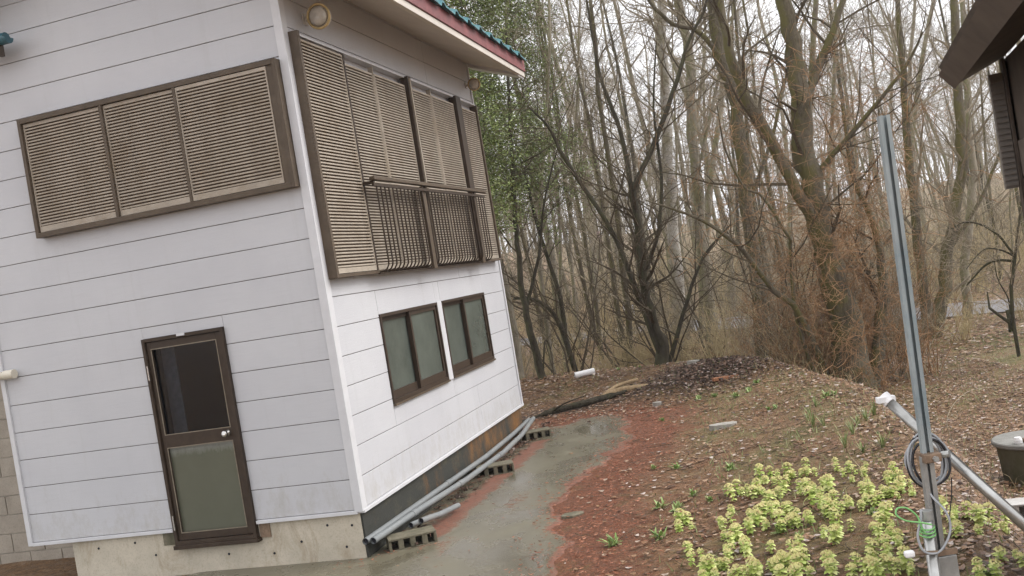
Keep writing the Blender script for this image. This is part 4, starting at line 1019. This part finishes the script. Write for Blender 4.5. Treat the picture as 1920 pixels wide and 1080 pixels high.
for i in range(74):
    p = try_place(32, 62, 1.6, 3)
    if p: put_tree(*p, rng.randrange(8), rng.uniform(.85, 1.2), '%s bare tree beyond the road, %s', 'bare trees beyond the road', rng.uniform(0, 6.28))
for i in range(64):
    p = try_place(62, 130, 2.2, 6)
    if p: put_tree(*p, rng.randrange(8), rng.uniform(.9, 1.2), 'far %s bare tree deep in the wood, %s', 'far trees deep in the wood', rng.uniform(0, 6.28))

HLAB = {
 'big': ('large mossy forked tree with rust-brown creepers standing on the bank', 'bark_moss', 'twig_dark'),
 'mossy': ('thick moss-streaked tree with one crooked arm reaching left', 'bark_moss', 'twig'),
 'grey': ('tall grey-brown tree left of the thick mossy one', 'bark', 'twig'),
 'birch': ('pale barked birch tree behind the dark spreading tree', 'bark_birch', 'twig'),
 'dark': ('dark wet spreading tree with V-shaped limbs beyond the leaf heap', 'bark_dark', 'twig_dark'),
 'slimL': ('slim dark sapling nearest the far corner of the house', 'bark_dark', 'twig_dark'),
 'slimM': ('slim leaning dark sapling right of the one by the house corner', 'bark_dark', 'twig_dark'),
 'twinR': ('twin-stemmed dark tree behind the strut post', 'bark_moss', 'twig'),
 'poleR': ('single straight slender tree right of the strut post before the road', 'bark', 'twig'),
 'arch': ('small tree with long drooping arched limbs at the right edge', 'bark_dark', 'twig'),
}
HT = {'big': (13, .30, 1.9), 'mossy': (12, .4, 2.6), 'grey': (12, .45, 2.6), 'birch': (10, .5, 2.4), 'dark': (26, .3, 1.5), 'slimL': (15, .3, 1.2), 'slimM': (15, .3, 1.3), 'twinR': (14, .3, 2.), 'poleR': (12, .45, 2.), 'arch': (13, .2, 1.1)}
SP = [(5, .5, .7, .05, .2, 5, 4), (5, .5, .7, .04, .24, 4, 3), (3, .6, .65, .02, .28, 3, 3)]
rng2 = random.Random(5)
for k, stems in HEROES.items():
    lab, bk_, tw = HLAB[k]; x, y, z_, r0 = stems[0][0]; gzz = gh(x, y)
    t_ = thing({'birch': 'birch_tree', 'slimL': 'sapling', 'slimM': 'sapling'}.get(k, 'bare_tree'), lab, 'tree', (x, y, gzz)); lo = Vector((x, y, gzz))
    cr = MB()
    for si, S in enumerate(stems):
        pts = [Vector(p[:3])-lo for p in S]; rad = [p[3] for p in S]
        if si == 0 or abs(pts[0].z) < .5: pts[0].z = min(pts[0].z, 0)-.15
        P = smooth_path(pts, 4); R_ = list(np.interp(np.linspace(0, len(rad)-1, len(P)), range(len(rad)), rad))
        P = [p+Vector((rng2.gauss(0, 1), rng2.gauss(0, 1), 0))*R_[i]*.18*(0 < i) for i, p in enumerate(P)]
        m = MB(); m.tube(P, R_, 12 if R_[0] > .1 else 7, caps=False); m.obj('trunk' if si == 0 else 'limb', M[bk_], t_, smooth=True)
        nb, low, LL = HT[k]
        if si: nb = int(nb*.75); low = .15
        nn = len(P)-1
        for j in range(nb):
            t = (low+(1-low)*(j+rng2.random())/nb)*(nn-.01); i = int(t); pp = P[i].lerp(P[i+1], t-i); ax = (P[i+1]-P[i]).normalized()
            dv = rot_about(ax, rng2, rng2.uniform(.5, 1.15)); dv.z = abs(dv.z)*.8+.1 if rng2.random() < .8 else dv.z
            branch([cr], rng2, pp, dv.normalized(), LL*rng2.uniform(.5, 1.25), max(.006, min(.035, R_[i]*.4)), 0, SP)
    cr.obj('crown', M[tw], t_)
print('tree tris', sum(len(me.polygons)*2 for pr_ in VM for me in pr_))

# creepers around the big tree: a tangle nobody could count
def creepers():
    m = MB(); r_ = random.Random(9); spine = [Vector(p[:3]) for p in smooth_path([q[:3] for q in HEROES['big'][0][:6]], 6)]
    for i in range(900):
        c = spine[int(len(spine)*r_.random()**.9) if r_.random() < .9 else 0]; h = c.z
        sp = .3+.75*math.exp(-((h-3.2)/1.8)**2)
        p = c+Vector((r_.gauss(0, sp), r_.gauss(0, .5), r_.gauss(0, .5))); p.z = max(p.z, gh(p.x, p.y)+.1)
        d = Vector((r_.gauss(0, 1), r_.gauss(0, .7), r_.gauss(.1, .8))).normalized(); L = r_.uniform(.35, 1.3); pts = [p.copy()]; st_ = L/7
        for k in range(7):
            d = (d+Vector((r_.gauss(0, .42), r_.gauss(0, .42), r_.gauss(-.06, .4)))).normalized(); p = p+d*st_; pts.append(p.copy())
        m.tube(pts, r_.uniform(.002, .005), 3, caps=False)
        for _ in range(4):
            b_ = pts[r_.randrange(2, 7)]; d2 = Vector((r_.gauss(0, 1), r_.gauss(0, 1), r_.gauss(0, .8))).normalized()
            m.tube([b_, b_+d2*.14, b_+d2*.2+Vector((r_.gauss(0, .08), r_.gauss(0, .08), r_.gauss(0, .08)))*1.5], .0024, 3, caps=False)
    o_ = m.obj('creepers', M['vine']); tag(o_, 'tangle of rust-brown leafless creepers around the large forked tree', 'creepers', kind='stuff')
creepers()

# shrubs: many-stemmed, leafless
SS = [(5, .5, .55, .06, .16, 5, 3), (4, .55, .6, .03, .22, 3, 3), (0, 0, 0, .02, .2, 2, 3)]
def shrub(seed, H, n_, spread):
    r_ = random.Random(seed); m = MB()
    for i in range(n_):
        az = r_.uniform(0, 2*PI); tl = abs(r_.gauss(0, spread)); d = Vector((math.sin(tl)*math.cos(az), math.sin(tl)*math.sin(az), math.cos(tl)))
        p = Vector((r_.gauss(0, .12), r_.gauss(0, .12), -.05)); branch([m], r_, p, d, H*r_.uniform(.5, 1.1), r_.uniform(.006, .014), 0, SS)
    return m
SH = [(shrub(50+i, h, n_, s_), mt) for i, (h, n_, s_, mt) in enumerate([(2.2, 12, .35, 'twig'), (1.5, 16, .5, 'twig_tan'), (2.8, 9, .3, 'twig_dark'), (1.1, 20, .6, 'twig_tan'), (2.0, 14, .45, 'vine'), (3.2, 8, .35, 'twig')])]
SM = [m.mesh('leafless_shrub', M[mt]) for m, mt in SH]
LSH = {'twig': 'brown leafless shrub among the trunks', 'twig_tan': 'straw-coloured dry shrub among the trunks', 'twig_dark': 'dark thin-stemmed shrub among the trunks', 'vine': 'rust-brown leafless shrub among the trunks'}
r3 = random.Random(21)
def put_shrub(x, y, vi, s):
    o_ = link('leafless_shrub', SM[vi], None, loc=(x, y, gh(x, y)), rot=(0, 0, r3.uniform(0, 6.3))); o_.scale = (s, s, s*r3.uniform(.85, 1.2))
    ll = LSH[SH[vi][1]].replace('among the trunks', ('before the road ' if y < 30 else 'beyond the road ')+region(x, y)); tag(o_, ll, 'shrub', 'leafless shrubs in the wood')
cnt = 0
while cnt < 210:
    y = r3.uniform(20, 60) if cnt > 34 else r3.uniform(17.8, 26); x = r3.uniform(-.05*y-.5, .36*y+.5 if y < 27 else .56*y)
    if road_d(x, y) < 2.1 or float(sdist(np.array([x]), np.array([y]))[0]) < .35: continue
    put_shrub(x, y, r3.choice([0, 1, 1, 3, 0, 5, 5, 1, 3]), r3.uniform(.7, 1.25)*(1 if y < 26 else 1.35)); cnt += 1
for i in range(26):
    x = 5.1+r3.gauss(0, .9); y = 15.8+abs(r3.gauss(0, .9)); put_shrub(x, y, r3.choice([0, 4, 2, 4, 1]), r3.uniform(.6, 1.0))
for i in range(16):
    y = r3.uniform(17, 27); x = .36*y+r3.uniform(.3, 3.5)
    if road_d(x, y) > 2.1: put_shrub(x, y, r3.choice([0, 1, 3]), r3.uniform(.4, .7))

# taller dark understory with arching limbs, in front of the wood
UM = []
for i, (H, n_) in enumerate([(4.6, 5), (3.8, 6), (5.4, 4), (4.2, 7)]):
    r_ = random.Random(80+i); m = MB(); sp_u = [(7, .42, .7, .015, .13, 8, 4), (5, .5, .7, .01, .2, 5, 3), (3, .55, .6, .0, .25, 3, 3)]
    for j in range(n_):
        az = r_.uniform(0, 2*PI); tl = r_.uniform(.15, .75); d = Vector((math.sin(tl)*math.cos(az), math.sin(tl)*math.sin(az), math.cos(tl)))
        branch([m], r_, Vector((r_.gauss(0, .08), r_.gauss(0, .08), -.05)), d, H*r_.uniform(.6, 1.1), r_.uniform(.018, .034), 0, sp_u)
    UM.append(m.mesh('understory_shrub', M['twig_dark']))
US = [(.9, 19.2), (1.7, 20.5), (2.9, 20.2), (3.6, 19.0), (4.1, 21.4), (.4, 21.5), (2.2, 22.8), (3.3, 24), (5.6, 19.3), (6.4, 18.2), (6.9, 21), (5.0, 24.5), (1.3, 25), (7.8, 23), (8.9, 24.6), (8.4, 17.2), (4.5, 17.4), (1.9, 18.6)][::2]
for i, (x, y) in enumerate(US):
    o_ = link('understory_shrub', UM[i % 4], None, loc=(x, y, gh(x, y)), rot=(0, 0, r3.uniform(0, 6.3))); s_ = r3.uniform(.75, 1.1); o_.scale = (s_,)*3
    ll = 'tall dark arching shrub before the road, '+region(x, y); tag(o_, ll, 'shrub', 'tall arching shrubs in the wood')
# the wood far behind, one mass
m = MB(); r_ = random.Random(90); FS = [(4, .5, .6, .05, .2, 4, 3), (3, .5, .6, .03, .25, 2, 3)]
for i in range(330):
    y = r_.uniform(95, 215); x = r_.uniform(-.1*y-4, .62*y); H = r_.uniform(9, 15); q = Vector((x, y, gh(x, y)-.3)); r0 = r_.uniform(.07, .17)
    top = q+Vector((r_.gauss(0, .5), r_.gauss(0, .5), H)); m.tube([q, q.lerp(top, .5)+Vector((r_.gauss(0, .2), 0, 0)), top], [r0, r0*.7, .02], 5, caps=False)
    for k in range(9):
        t = r_.uniform(.12, .95); az = r_.uniform(0, 2*PI); branch([m], r_, q.lerp(top, t), Vector((math.cos(az)*.7, math.sin(az)*.7, .75)).normalized(), H*.2*r_.uniform(.6, 1.2), .03, 0, FS)
tag(m.obj('far_wood', M['bark']), 'mass of far bare trees closing the view through the wood', 'wood', kind='stuff')

# evergreen trees behind the house corner
def evergreen(label, x, y, H, rad, ncl, z_low, seed, mat='leaf_green'):
    r_ = random.Random(seed); t_ = thing('evergreen_tree', label, 'tree', (x, y, gh(x, y)))
    tr = MB(); pts = [(0, 0, -.2)]; 
    for i in range(1, 11): pts.append((r_.gauss(0, .05)*i*.5, r_.gauss(0, .05)*i*.5, H*i/10))
    tr.tube(pts, [.11*(1-.08*i) for i in range(11)], 8, caps=False)
    lf = MB()
    for i in range(ncl):
        h = z_low+(H-z_low)*(i+r_.random())/ncl; az = r_.uniform(0, 2*PI); R_ = rad*(1-.55*(h-z_low)/(H-z_low))*r_.uniform(.45, 1.1)
        c = Vector((R_*math.cos(az), R_*math.sin(az), h+r_.gauss(0, .15))); b0 = Vector((0, 0, h-.25*R_))
        mid = b0.lerp(c, .55)+Vector((0, 0, .12*R_)); tr.tube([b0, mid, c], [.018, .012, .004], 4, caps=False)
        for s_ in range(3):
            e = c+Vector((r_.gauss(0, .28), r_.gauss(0, .28), r_.gauss(-.12, .16))); tr.tube([mid.lerp(c, .6), e], [.006, .003], 3, caps=False)
            for k in range(60):
                q = mid.lerp(c, .6).lerp(e, r_.random()**.7)+Vector((r_.gauss(0, .11), r_.gauss(0, .11), r_.gauss(-.03, .08)))
                a = Vector((r_.gauss(0, 1), r_.gauss(0, 1), r_.gauss(-.4, .5))).normalized(); b_ = a.cross(Vector((r_.gauss(0, .4), r_.gauss(0, .4), 1))).normalized()
                L = r_.uniform(.035, .075); W = L*.26; n0 = len(lf.v)
                for v in (q, q+a*L*.5+b_*W, q+a*L, q+a*L*.5-b_*W): lf.v.append(v[:])
                lf.f.append((n0, n0+1, n0+2, n0+3))
    tr.obj('trunk', M['bark'], t_, smooth=True); lf.obj('crown', M[mat], t_)
evergreen('leafy evergreen tree rising right behind the end of the tiled eave', -.15, 18.8, 9.0, 1.4, 300, 3.0, 1)
evergreen('taller evergreen tree with thin foliage right of the house corner', .95, 22.5, 10.5, 1.35, 210, 4.2, 2)
evergreen('small low evergreen close behind the louvred window wall', -.45, 16.6, 6.0, .75, 60, 3.2, 3)

# ---------------------------------------------------------------- butterburs
def leafq(m, base, out, up, L, W, curl, n_=3):
    """curved leaf strip from base along out, bending by curl"""
    side = out.cross(up).normalized(); k0 = len(m.v); d = out.copy(); p = base.copy()
    for i in range(n_+1):
        t = i/n_; w_ = W*math.sin(PI*(.18+.75*t)); m.v += [(p+side*w_)[:], (p-side*w_)[:]]
        d = (d - up*curl/n_*1.0).normalized(); p = p+d*L/n_
    for i in range(n_): m.f.append((k0+2*i, k0+2*i+1, k0+2*i+3, k0+2*i+2))
def flower_head(seed, mature):
    r_ = random.Random(seed); br, fl = MB(), MB(); H = r_.uniform(.05, .11)*mature
    br.tube([(0, 0, -.01), (0, 0, H)], [.009, .007], 6, caps=False)
    for ring, (n_, zz, el, L) in enumerate(((6, .3, .25, .05), (8, .65, .45, .052), (9, .95, .75, .05))):
        for i in range(n_):
            az = 2*PI*(i+r_.random()*.6)/n_+ring; out = Vector((math.cos(az)*math.cos(el), math.sin(az)*math.cos(el), math.sin(el)))
            up = Vector((-math.cos(az)*math.sin(el), -math.sin(az)*math.sin(el), math.cos(el)))
            leafq(br, Vector((0, 0, H*zz)), out, up, L*.92*r_.uniform(.8, 1.2)*mature, .017*mature, r_.uniform(.9, 1.8))
    for i in range(34):
        az = r_.uniform(0, 2*PI); rr = .034*math.sqrt(r_.random())*mature; c = Vector((rr*math.cos(az), rr*math.sin(az), H+.010+.024*(1-(rr/.034/mature)**2)))
        s_ = .0088*mature; n0 = len(fl.v)
        for v in ((s_, 0, 0), (0, s_, 0), (-s_, 0, 0), (0, -s_, 0), (0, 0, s_*1.3)): fl.v.append((c+Vector(v))[:])
        fl.f += [(n0, n0+1, n0+4), (n0+1, n0+2, n0+4), (n0+2, n0+3, n0+4), (n0+3, n0, n0+4)]
    me = bpy.data.meshes.new('flower_head'); k = len(br.v)
    me.from_pydata(br.v+fl.v, [], br.f+[tuple(k+i for i in f) for f in fl.f]); me.materials.append(M['bract']); me.materials.append(M['floret'])
    me.polygons.foreach_set('material_index', [0]*len(br.f)+[1]*len(fl.f)); return me
FH = [flower_head(300+i, s_) for i, s_ in enumerate((1.15, 1.0, .9, 1.25, 1.05, .8))]
BB = [(1.85,8.55),(1.95,8.55),(1.86,8.27),(2.03,8.45),(2.03,8.25),(1.94,8.05),(2.24,8.49),(2.14,8.25),(2.19,8.19),(2.04,7.87),(2.0,7.67),(2.4,8.15),(2.42,8.05),(2.37,7.87),(2.49,7.81),(2.4,7.61),(2.39,7.41),(2.32,7.21),(2.45,7.17),(2.6,7.31),(2.56,7.11),(2.45,7.01),(2.34,7.03),(2.26,6.91),(1.57,8.23),(1.5,8.01),(1.67,8.27),(1.68,8.07),(1.7,7.97),(1.78,7.87),(1.86,7.81),(1.68,7.71),(1.66,7.51),(2.16,7.75),(2.14,7.53),(2.02,7.51),(1.99,7.29),(1.95,7.17),(2.07,7.19),(1.97,6.99),(1.97,6.91),(2.1,7.03),(2.14,6.93),(1.4,7.67),(1.04,7.77),(1.01,7.53),(1.27,7.47),(1.28,7.31),(1.54,7.41),(1.46,7.29),(1.5,7.21),(1.45,7.03),(1.72,7.33),(1.67,7.25),(1.66,7.01),(1.6,6.91),(1.75,6.91),(1.9,6.73),(1.91,6.53),(1.79,6.43),(1.77,6.33),(2.24,6.67),(2.14,6.37),(2.08,6.23),(2.03,6.09),(2.01,5.95),(1.25,7.03),(1.25,6.89),(1.28,6.71),(1.25,6.53),(1.15,6.71),(1.4,6.49),(0.92,6.95),(0.93,6.67),(0.96,6.53),(0.95,6.39),(1.08,6.47),(1.07,6.39),(1.52,6.27),(1.43,6.17),(1.51,6.13),(1.34,6.13),(1.41,6.09),(1.45,6.05),(1.48,5.99),(1.22,6.15),(1.25,6.07),(1.12,6.13),(1.42,5.87),(1.62,5.89),(1.59,5.79),(1.7,5.73),(1.87,5.93),(1.91,5.87),(1.86,5.79),(1.75,5.61),(1.81,5.61),(1.92,5.55),(0.97,6.27),(1.65,5.63),(2.49,6.27),(2.48,6.15),(2.44,5.99),(2.67,6.21),(2.67,6.13),(2.54,5.95),(2.9,6.49),(2.89,6.37),(2.64,5.75),(2.52,5.53),(2.35,5.93),(2.51,6.45),(2.61,6.25),(2.47,6.87),(2.5,7.03),(2.68,7.59),(2.58,7.95),(2.55,7.39),(0.95,6.33),(1.14,6.09),(1.36,5.91),(1.55,5.69),(1.76,5.57),(2.23,5.21)]
r4 = random.Random(31)
for x, y in BB:
    big = r4.random()
    nh = r4.choice([1, 1, 2, 2, 3]); 
    px_ = 960+1859*x/y
    wh = 'right of the strut post' if px_ > 1745 else 'at the outlying left edge of the patch' if px_ < 1400 else 'in the farthest row of the patch' if y > 7.9 else 'in the middle of the patch' if y > 6.6 else 'in the nearest rows of the patch'
    nm_ = {1: 'single', 2: 'double', 3: 'triple'}[nh]
    t_ = thing('butterbur_plant', nm_+' yellow-green butterbur head '+wh, 'plant', (x, y, gh(x, y)+.005), r4.uniform(0, 6.28), 'butterbur clumps on the bank')
    for i in range(nh):
        a = 2*PI*i/nh+r4.uniform(-.4, .4); q = .052 if nh > 1 else 0
        o_ = link('flower_head', FH[r4.randrange(6)], t_, loc=(q*math.cos(a), q*math.sin(a), 0), rot=(r4.gauss(0, .15), r4.gauss(0, .15), r4.uniform(0, 6.28)))
        s_ = r4.uniform(.62, 1.05); o_.scale = (s_, s_, s_)

# weeds, blades
def tuft(seed, n_, H, W, spread, curl):
    r_ = random.Random(seed); m = MB()
    for i in range(n_):
        az = r_.uniform(0, 2*PI); el = PI/2-abs(r_.gauss(0, spread)); out = Vector((math.cos(az)*math.cos(el), math.sin(az)*math.cos(el), math.sin(el)))
        up = Vector((-math.cos(az)*math.sin(el), -math.sin(az)*math.sin(el), math.cos(el)))
        leafq(m, Vector((r_.gauss(0, .012), r_.gauss(0, .012), -.005)), out, up, H*r_.uniform(.6, 1.2), W, curl*r_.uniform(.5, 1.3), 4)
    return m
WM = [tuft(1, 34, .06, .0065, .9, .8).mesh('weed_tuft', M['weed']), tuft(2, 44, .05, .006, 1.1, .6).mesh('weed_tuft', M['weed'])]
BM = [tuft(3, 26, .30, .009, .35, .5).mesh('blade_tuft', M['blade']), tuft(4, 20, .36, .010, .28, .4).mesh('blade_tuft', M['blade'])]
for x, y in [(1.62,12.68),(2.89,13.17),(3.13,13.66),(2.28,13.57),(2.48,13.47),(2.68,13.04),(3.4,11.5),(3.51,11.54),(1.06,8.21),(.8,7.51),(.45,7.59),(1.34,8.25),(.95,8.41),(2.77,11.75),(2.86,11.75),(1.26,8.57),(1.32,9.77),(1.57,6.85),(1.64,6.63),(2.24,5.25),(2.17,6.71),(1.12,10.01),(1.74,9.23),(1.99,17.4),(1.64,17.65)]:
    o_ = link('weed_tuft', r4.choice(WM), None, loc=(x, y, gh(x, y)+.01), rot=(0, 0, r4.uniform(0, 6))); s_ = r4.uniform(.8, 1.5); o_.scale = (s_, s_, s_)
    tag(o_, 'small bright green weed tuft growing in the bare ground', 'weed', 'green weed tufts on the bare ground')
for x, y in [(2.85,10.4),(2.79,10.03),(2.85,9.87),(2.96,10.7),(3.06,9.47),(3.2,9.63),(3.35,9.83),(2.91,9.19),(3.15,11.09),(2.7,8.81),(2.93,8.51),(2.75,8.49)]:
    o_ = link('blade_tuft', r4.choice(BM), None, loc=(x, y, gh(x, y)), rot=(0, 0, r4.uniform(0, 6))); s_ = r4.uniform(.28, .5); o_.scale = (s_, s_, s_)
    tag(o_, 'upright tuft of grey-green leaf blades on the bank crest', 'plant', 'green blade tufts on the bank')
# dry stems on the bank crest
def scatter_pts(n_, x0, x1, y0, y1, dens, seed):
    r_ = np.random.default_rng(seed); x = r_.uniform(x0, x1, n_); y = r_.uniform(y0, y1, n_); keep = r_.random(n_) < dens(x, y); return x[keep], y[keep], r_
def far_ok(x, y):     # in front of or beside the house, not under it
    lx = (x+1.567)*math.cos(.2733)-(y-8.402)*math.sin(.2733); ly = (x+1.567)*math.sin(.2733)+(y-8.402)*math.cos(.2733)
    return ~((lx < .06) & (ly > -.05) & (ly < 5.36))
x, y, r_ = scatter_pts(9000, .5, 9, 6, 24, lambda x, y: np.where(sdist(x, y) > -.5, np.where(sdist(x, y) < 1.2, .34, .12), .0)*(far_ok(x, y)), 3)
m = MB(); z_ = gz(x, y)
for a, b_, c in zip(x, y, z_):
    h = r_.uniform(.05, .24); d = r_.normal(0, .35, 2)*h; w_ = .0022; n0 = len(m.v)
    m.v += [(a-w_, b_, c), (a+w_, b_, c), (a+d[0]*.5+w_, b_+d[1]*.5, c+h*.7), (a+d[0]*.5-w_, b_+d[1]*.5, c+h*.7), (a+d[0]*1.6, b_+d[1]*1.6, c+h)]
    m.f += [(n0, n0+1, n0+2, n0+3), (n0+3, n0+2, n0+4)]
tag(m.obj('dry_grass', M['dry']), 'thin dry grass stems along the bank and the wood edge', 'grass', kind='stuff')
x, y, r_ = scatter_pts(24000, .4, 11, 5.3, 22, lambda x, y: np.where((sdist(x, y) > .2) & (y > 12), .35, np.where(sdist(x, y) > -1.8, .42, .05))*(poly_d(x, y, SLAB) > .7), 8)
m = MB(); z_ = gz(x, y)
for a, b_, c in zip(x, y, z_):
    h = r_.uniform(.025, .085); d = r_.normal(0, .5, 2)*h; w_ = .0042; n0 = len(m.v)
    m.v += [(a-w_, b_, c), (a+w_, b_, c), (a+d[0], b_+d[1], c+h)]; m.f.append((n0, n0+1, n0+2))
tag(m.obj('short_grass', M['blade']), 'sparse short green grass on bank and wood floor', 'grass', kind='stuff')

# ---------------------------------------------------------------- fallen leaves, needles, debris (uncountable)
def leaf_mesh(name, mat, x, y, r_, smin, smax, lift=.004, tilt=.35, narrow=.6):
    n_ = len(x); z = gz(x, y)+lift+r_.uniform(0, .012, n_); az = r_.uniform(0, 2*PI, n_); L = r_.uniform(smin, smax, n_); W = L*r_.uniform(narrow*.7, narrow*1.2, n_)
    tx, ty = r_.normal(0, tilt, n_), r_.normal(0, tilt, n_); cu = r_.uniform(-.1, .35, n_)
    ca, sa = np.cos(az), np.sin(az); V = np.zeros((n_, 6, 3))
    for k, (u, v, h) in enumerate(((-1, 0, 1), (-.25, .5, .3), (.6, .42, .2), (1, 0, 1.2), (.55, -.45, .25), (-.3, -.5, .2))):
        lx, ly = u*L/2, v*W; V[:, k, 0] = x+lx*ca-ly*sa; V[:, k, 1] = y+lx*sa+ly*ca; V[:, k, 2] = z+np.abs(lx*tx+ly*ty)*.8+h*cu*L*.4
    F = np.arange(n_*6).reshape(n_, 6)
    F = np.concatenate([F[:, [0, 1, 2, 3]], F[:, [0, 3, 4, 5]]], 1).reshape(-1, 4)
    me = bpy.data.meshes.new(name); me.vertices.add(n_*6); me.vertices.foreach_set('co', V.ravel()); me.loops.add(F.size); me.loops.foreach_set('vertex_index', F.ravel().astype('i'))
    me.polygons.add(len(F)); me.polygons.foreach_set('loop_start', np.arange(0, F.size, 4).astype('i')); me.update(calc_edges=True); me.materials.append(M[mat]); return link(name, me)
def nz2(x, y): return .5+.25*np.sin(x*2.1+1.3*np.sin(y*1.7))+.25*np.sin(y*2.7+1.1*np.sin(x*2.9+1))
def d_near(x, y):
    s_ = sdist(x, y); ds = poly_d(x, y, SLAB)
    d = np.where(s_ > -.35, 1.0, np.clip(.22+.5*nz2(x, y)**2, 0, 1))
    d = np.where(ds < .9, d*np.clip(ds/.9, .02, 1)*.55, d)
    d = np.where((s_ < 0) & (y > 13.5), .9, d); d = d*(.15+.85*(ds > 0))
    d = d*np.clip(.35+1.1*nz2(x*2.3+1, y*2.1), 0, 1)
    return d*far_ok(x, y)
x, y, r_ = scatter_pts(80000, -1.8, 7.5, 4.6, 19.5, d_near, 1)
tag(leaf_mesh('leaf_litter', 'litter', x, y, r_, .022, .065), 'wet brown and pinkish fallen leaves covering the ground', 'fallen leaves', kind='stuff')
x, y, r_ = scatter_pts(52000, -3, 17, 17, 36, lambda x, y: (x > -.06*y)*(x < .56*y+1)*far_ok(x, y)*np.where((y > 17), .9, 0), 2)
k_ = np.array([road_d(a, b_) > 1.75 or (i % 9 == 0) for i, (a, b_) in enumerate(zip(x, y))]); x, y = x[k_], y[k_]
tag(leaf_mesh('leaf_litter', 'litter', x, y, r_, .04, .11), 'brown fallen leaves on the floor of the wood', 'fallen leaves', kind='stuff')
x, y, r_ = scatter_pts(52000, -1.9, 3.2, 5.2, 14.8, lambda x, y: np.clip(1.0-np.abs(poly_d(x, y, SLAB)-.25)/.75, .04, 1)*(sdist(x, y) < -.3)*np.where(poly_d(x, y, SLAB) < -.3, .3, 1)*far_ok(x, y), 4)
tag(leaf_mesh('conifer_needles', 'needles', x, y, r_, .018, .045, .008, .2, .10), 'rust-red conifer needles drifted around the concrete slab', 'needles', kind='stuff')
x, y, r_ = scatter_pts(26000, .8, 4.2, 13.4, 17.2, lambda x, y: np.exp(-(((x-2.75)/.85)**2+((y-15.2)/.9)**2))*.9, 5)
tag(leaf_mesh('debris', 'debris', x, y, r_, .02, .075, .01, .6, .45), 'dark heap of soil, roots and leaf debris', 'debris', kind='stuff')
x, y, r_ = scatter_pts(2600, -1.7, .2, 8.3, 14, lambda x, y: np.exp(-((( (x+1.567)*math.cos(.2733)-(y-8.402)*math.sin(.2733))-.18)/.10)**2)*.9*far_ok(x, y), 6)
tag(leaf_mesh('debris', 'debris', x, y, r_, .03, .08, .01, .6, .6), 'damp leaf debris trapped between the foundation and the pipes', 'debris', kind='stuff')
# twigs lying on the ground
r5 = random.Random(41); m = MB()
for i in range(500):
    x = r5.uniform(.2, 4.2); y = r5.uniform(5.6, 17)
    if float(poly_d(np.array([x]), np.array([y]), SLAB)[0]) < .1 or r5.random() < .3: continue
    a = r5.uniform(0, PI); L = r5.uniform(.06, .35); pts = []
    for k in range(4):
        t = k/3-.5; X_, Y_ = x+math.cos(a)*L*t+r5.gauss(0, .008), y+math.sin(a)*L*t+r5.gauss(0, .008); pts.append((X_, Y_, gh(X_, Y_)+.014+r5.random()*.012))
    m.tube(pts, r5.uniform(.0018, .004), 4, caps=False)
tag(m.obj('twig_litter', M['twig_dark']), 'thin broken twigs strewn over the ground', 'twigs', kind='stuff')
# ---------------------------------------------------------------- thin rain haze in the air
hz = MB(); hz.box((-404, -304, -2.6), (404, 504, 36)); hm = bpy.data.materials.new('rain_haze'); hm.use_nodes = True
hm.node_tree.nodes.clear(); pv = hm.node_tree.nodes.new('ShaderNodeVolumePrincipled'); ho = hm.node_tree.nodes.new('ShaderNodeOutputMaterial')
pv.inputs['Color'].default_value = (.95, .94, .96, 1); pv.inputs['Density'].default_value = .0009; pv.inputs['Anisotropy'].default_value = .2
hm.node_tree.links.new(pv.outputs[0], ho.inputs['Volume'])
tag(hz.obj('haze', hm), kind='stuff')
print('objects', len(COL.objects), 'faces', sum(len(o.data.polygons) for o in COL.objects if o.type == 'MESH'))
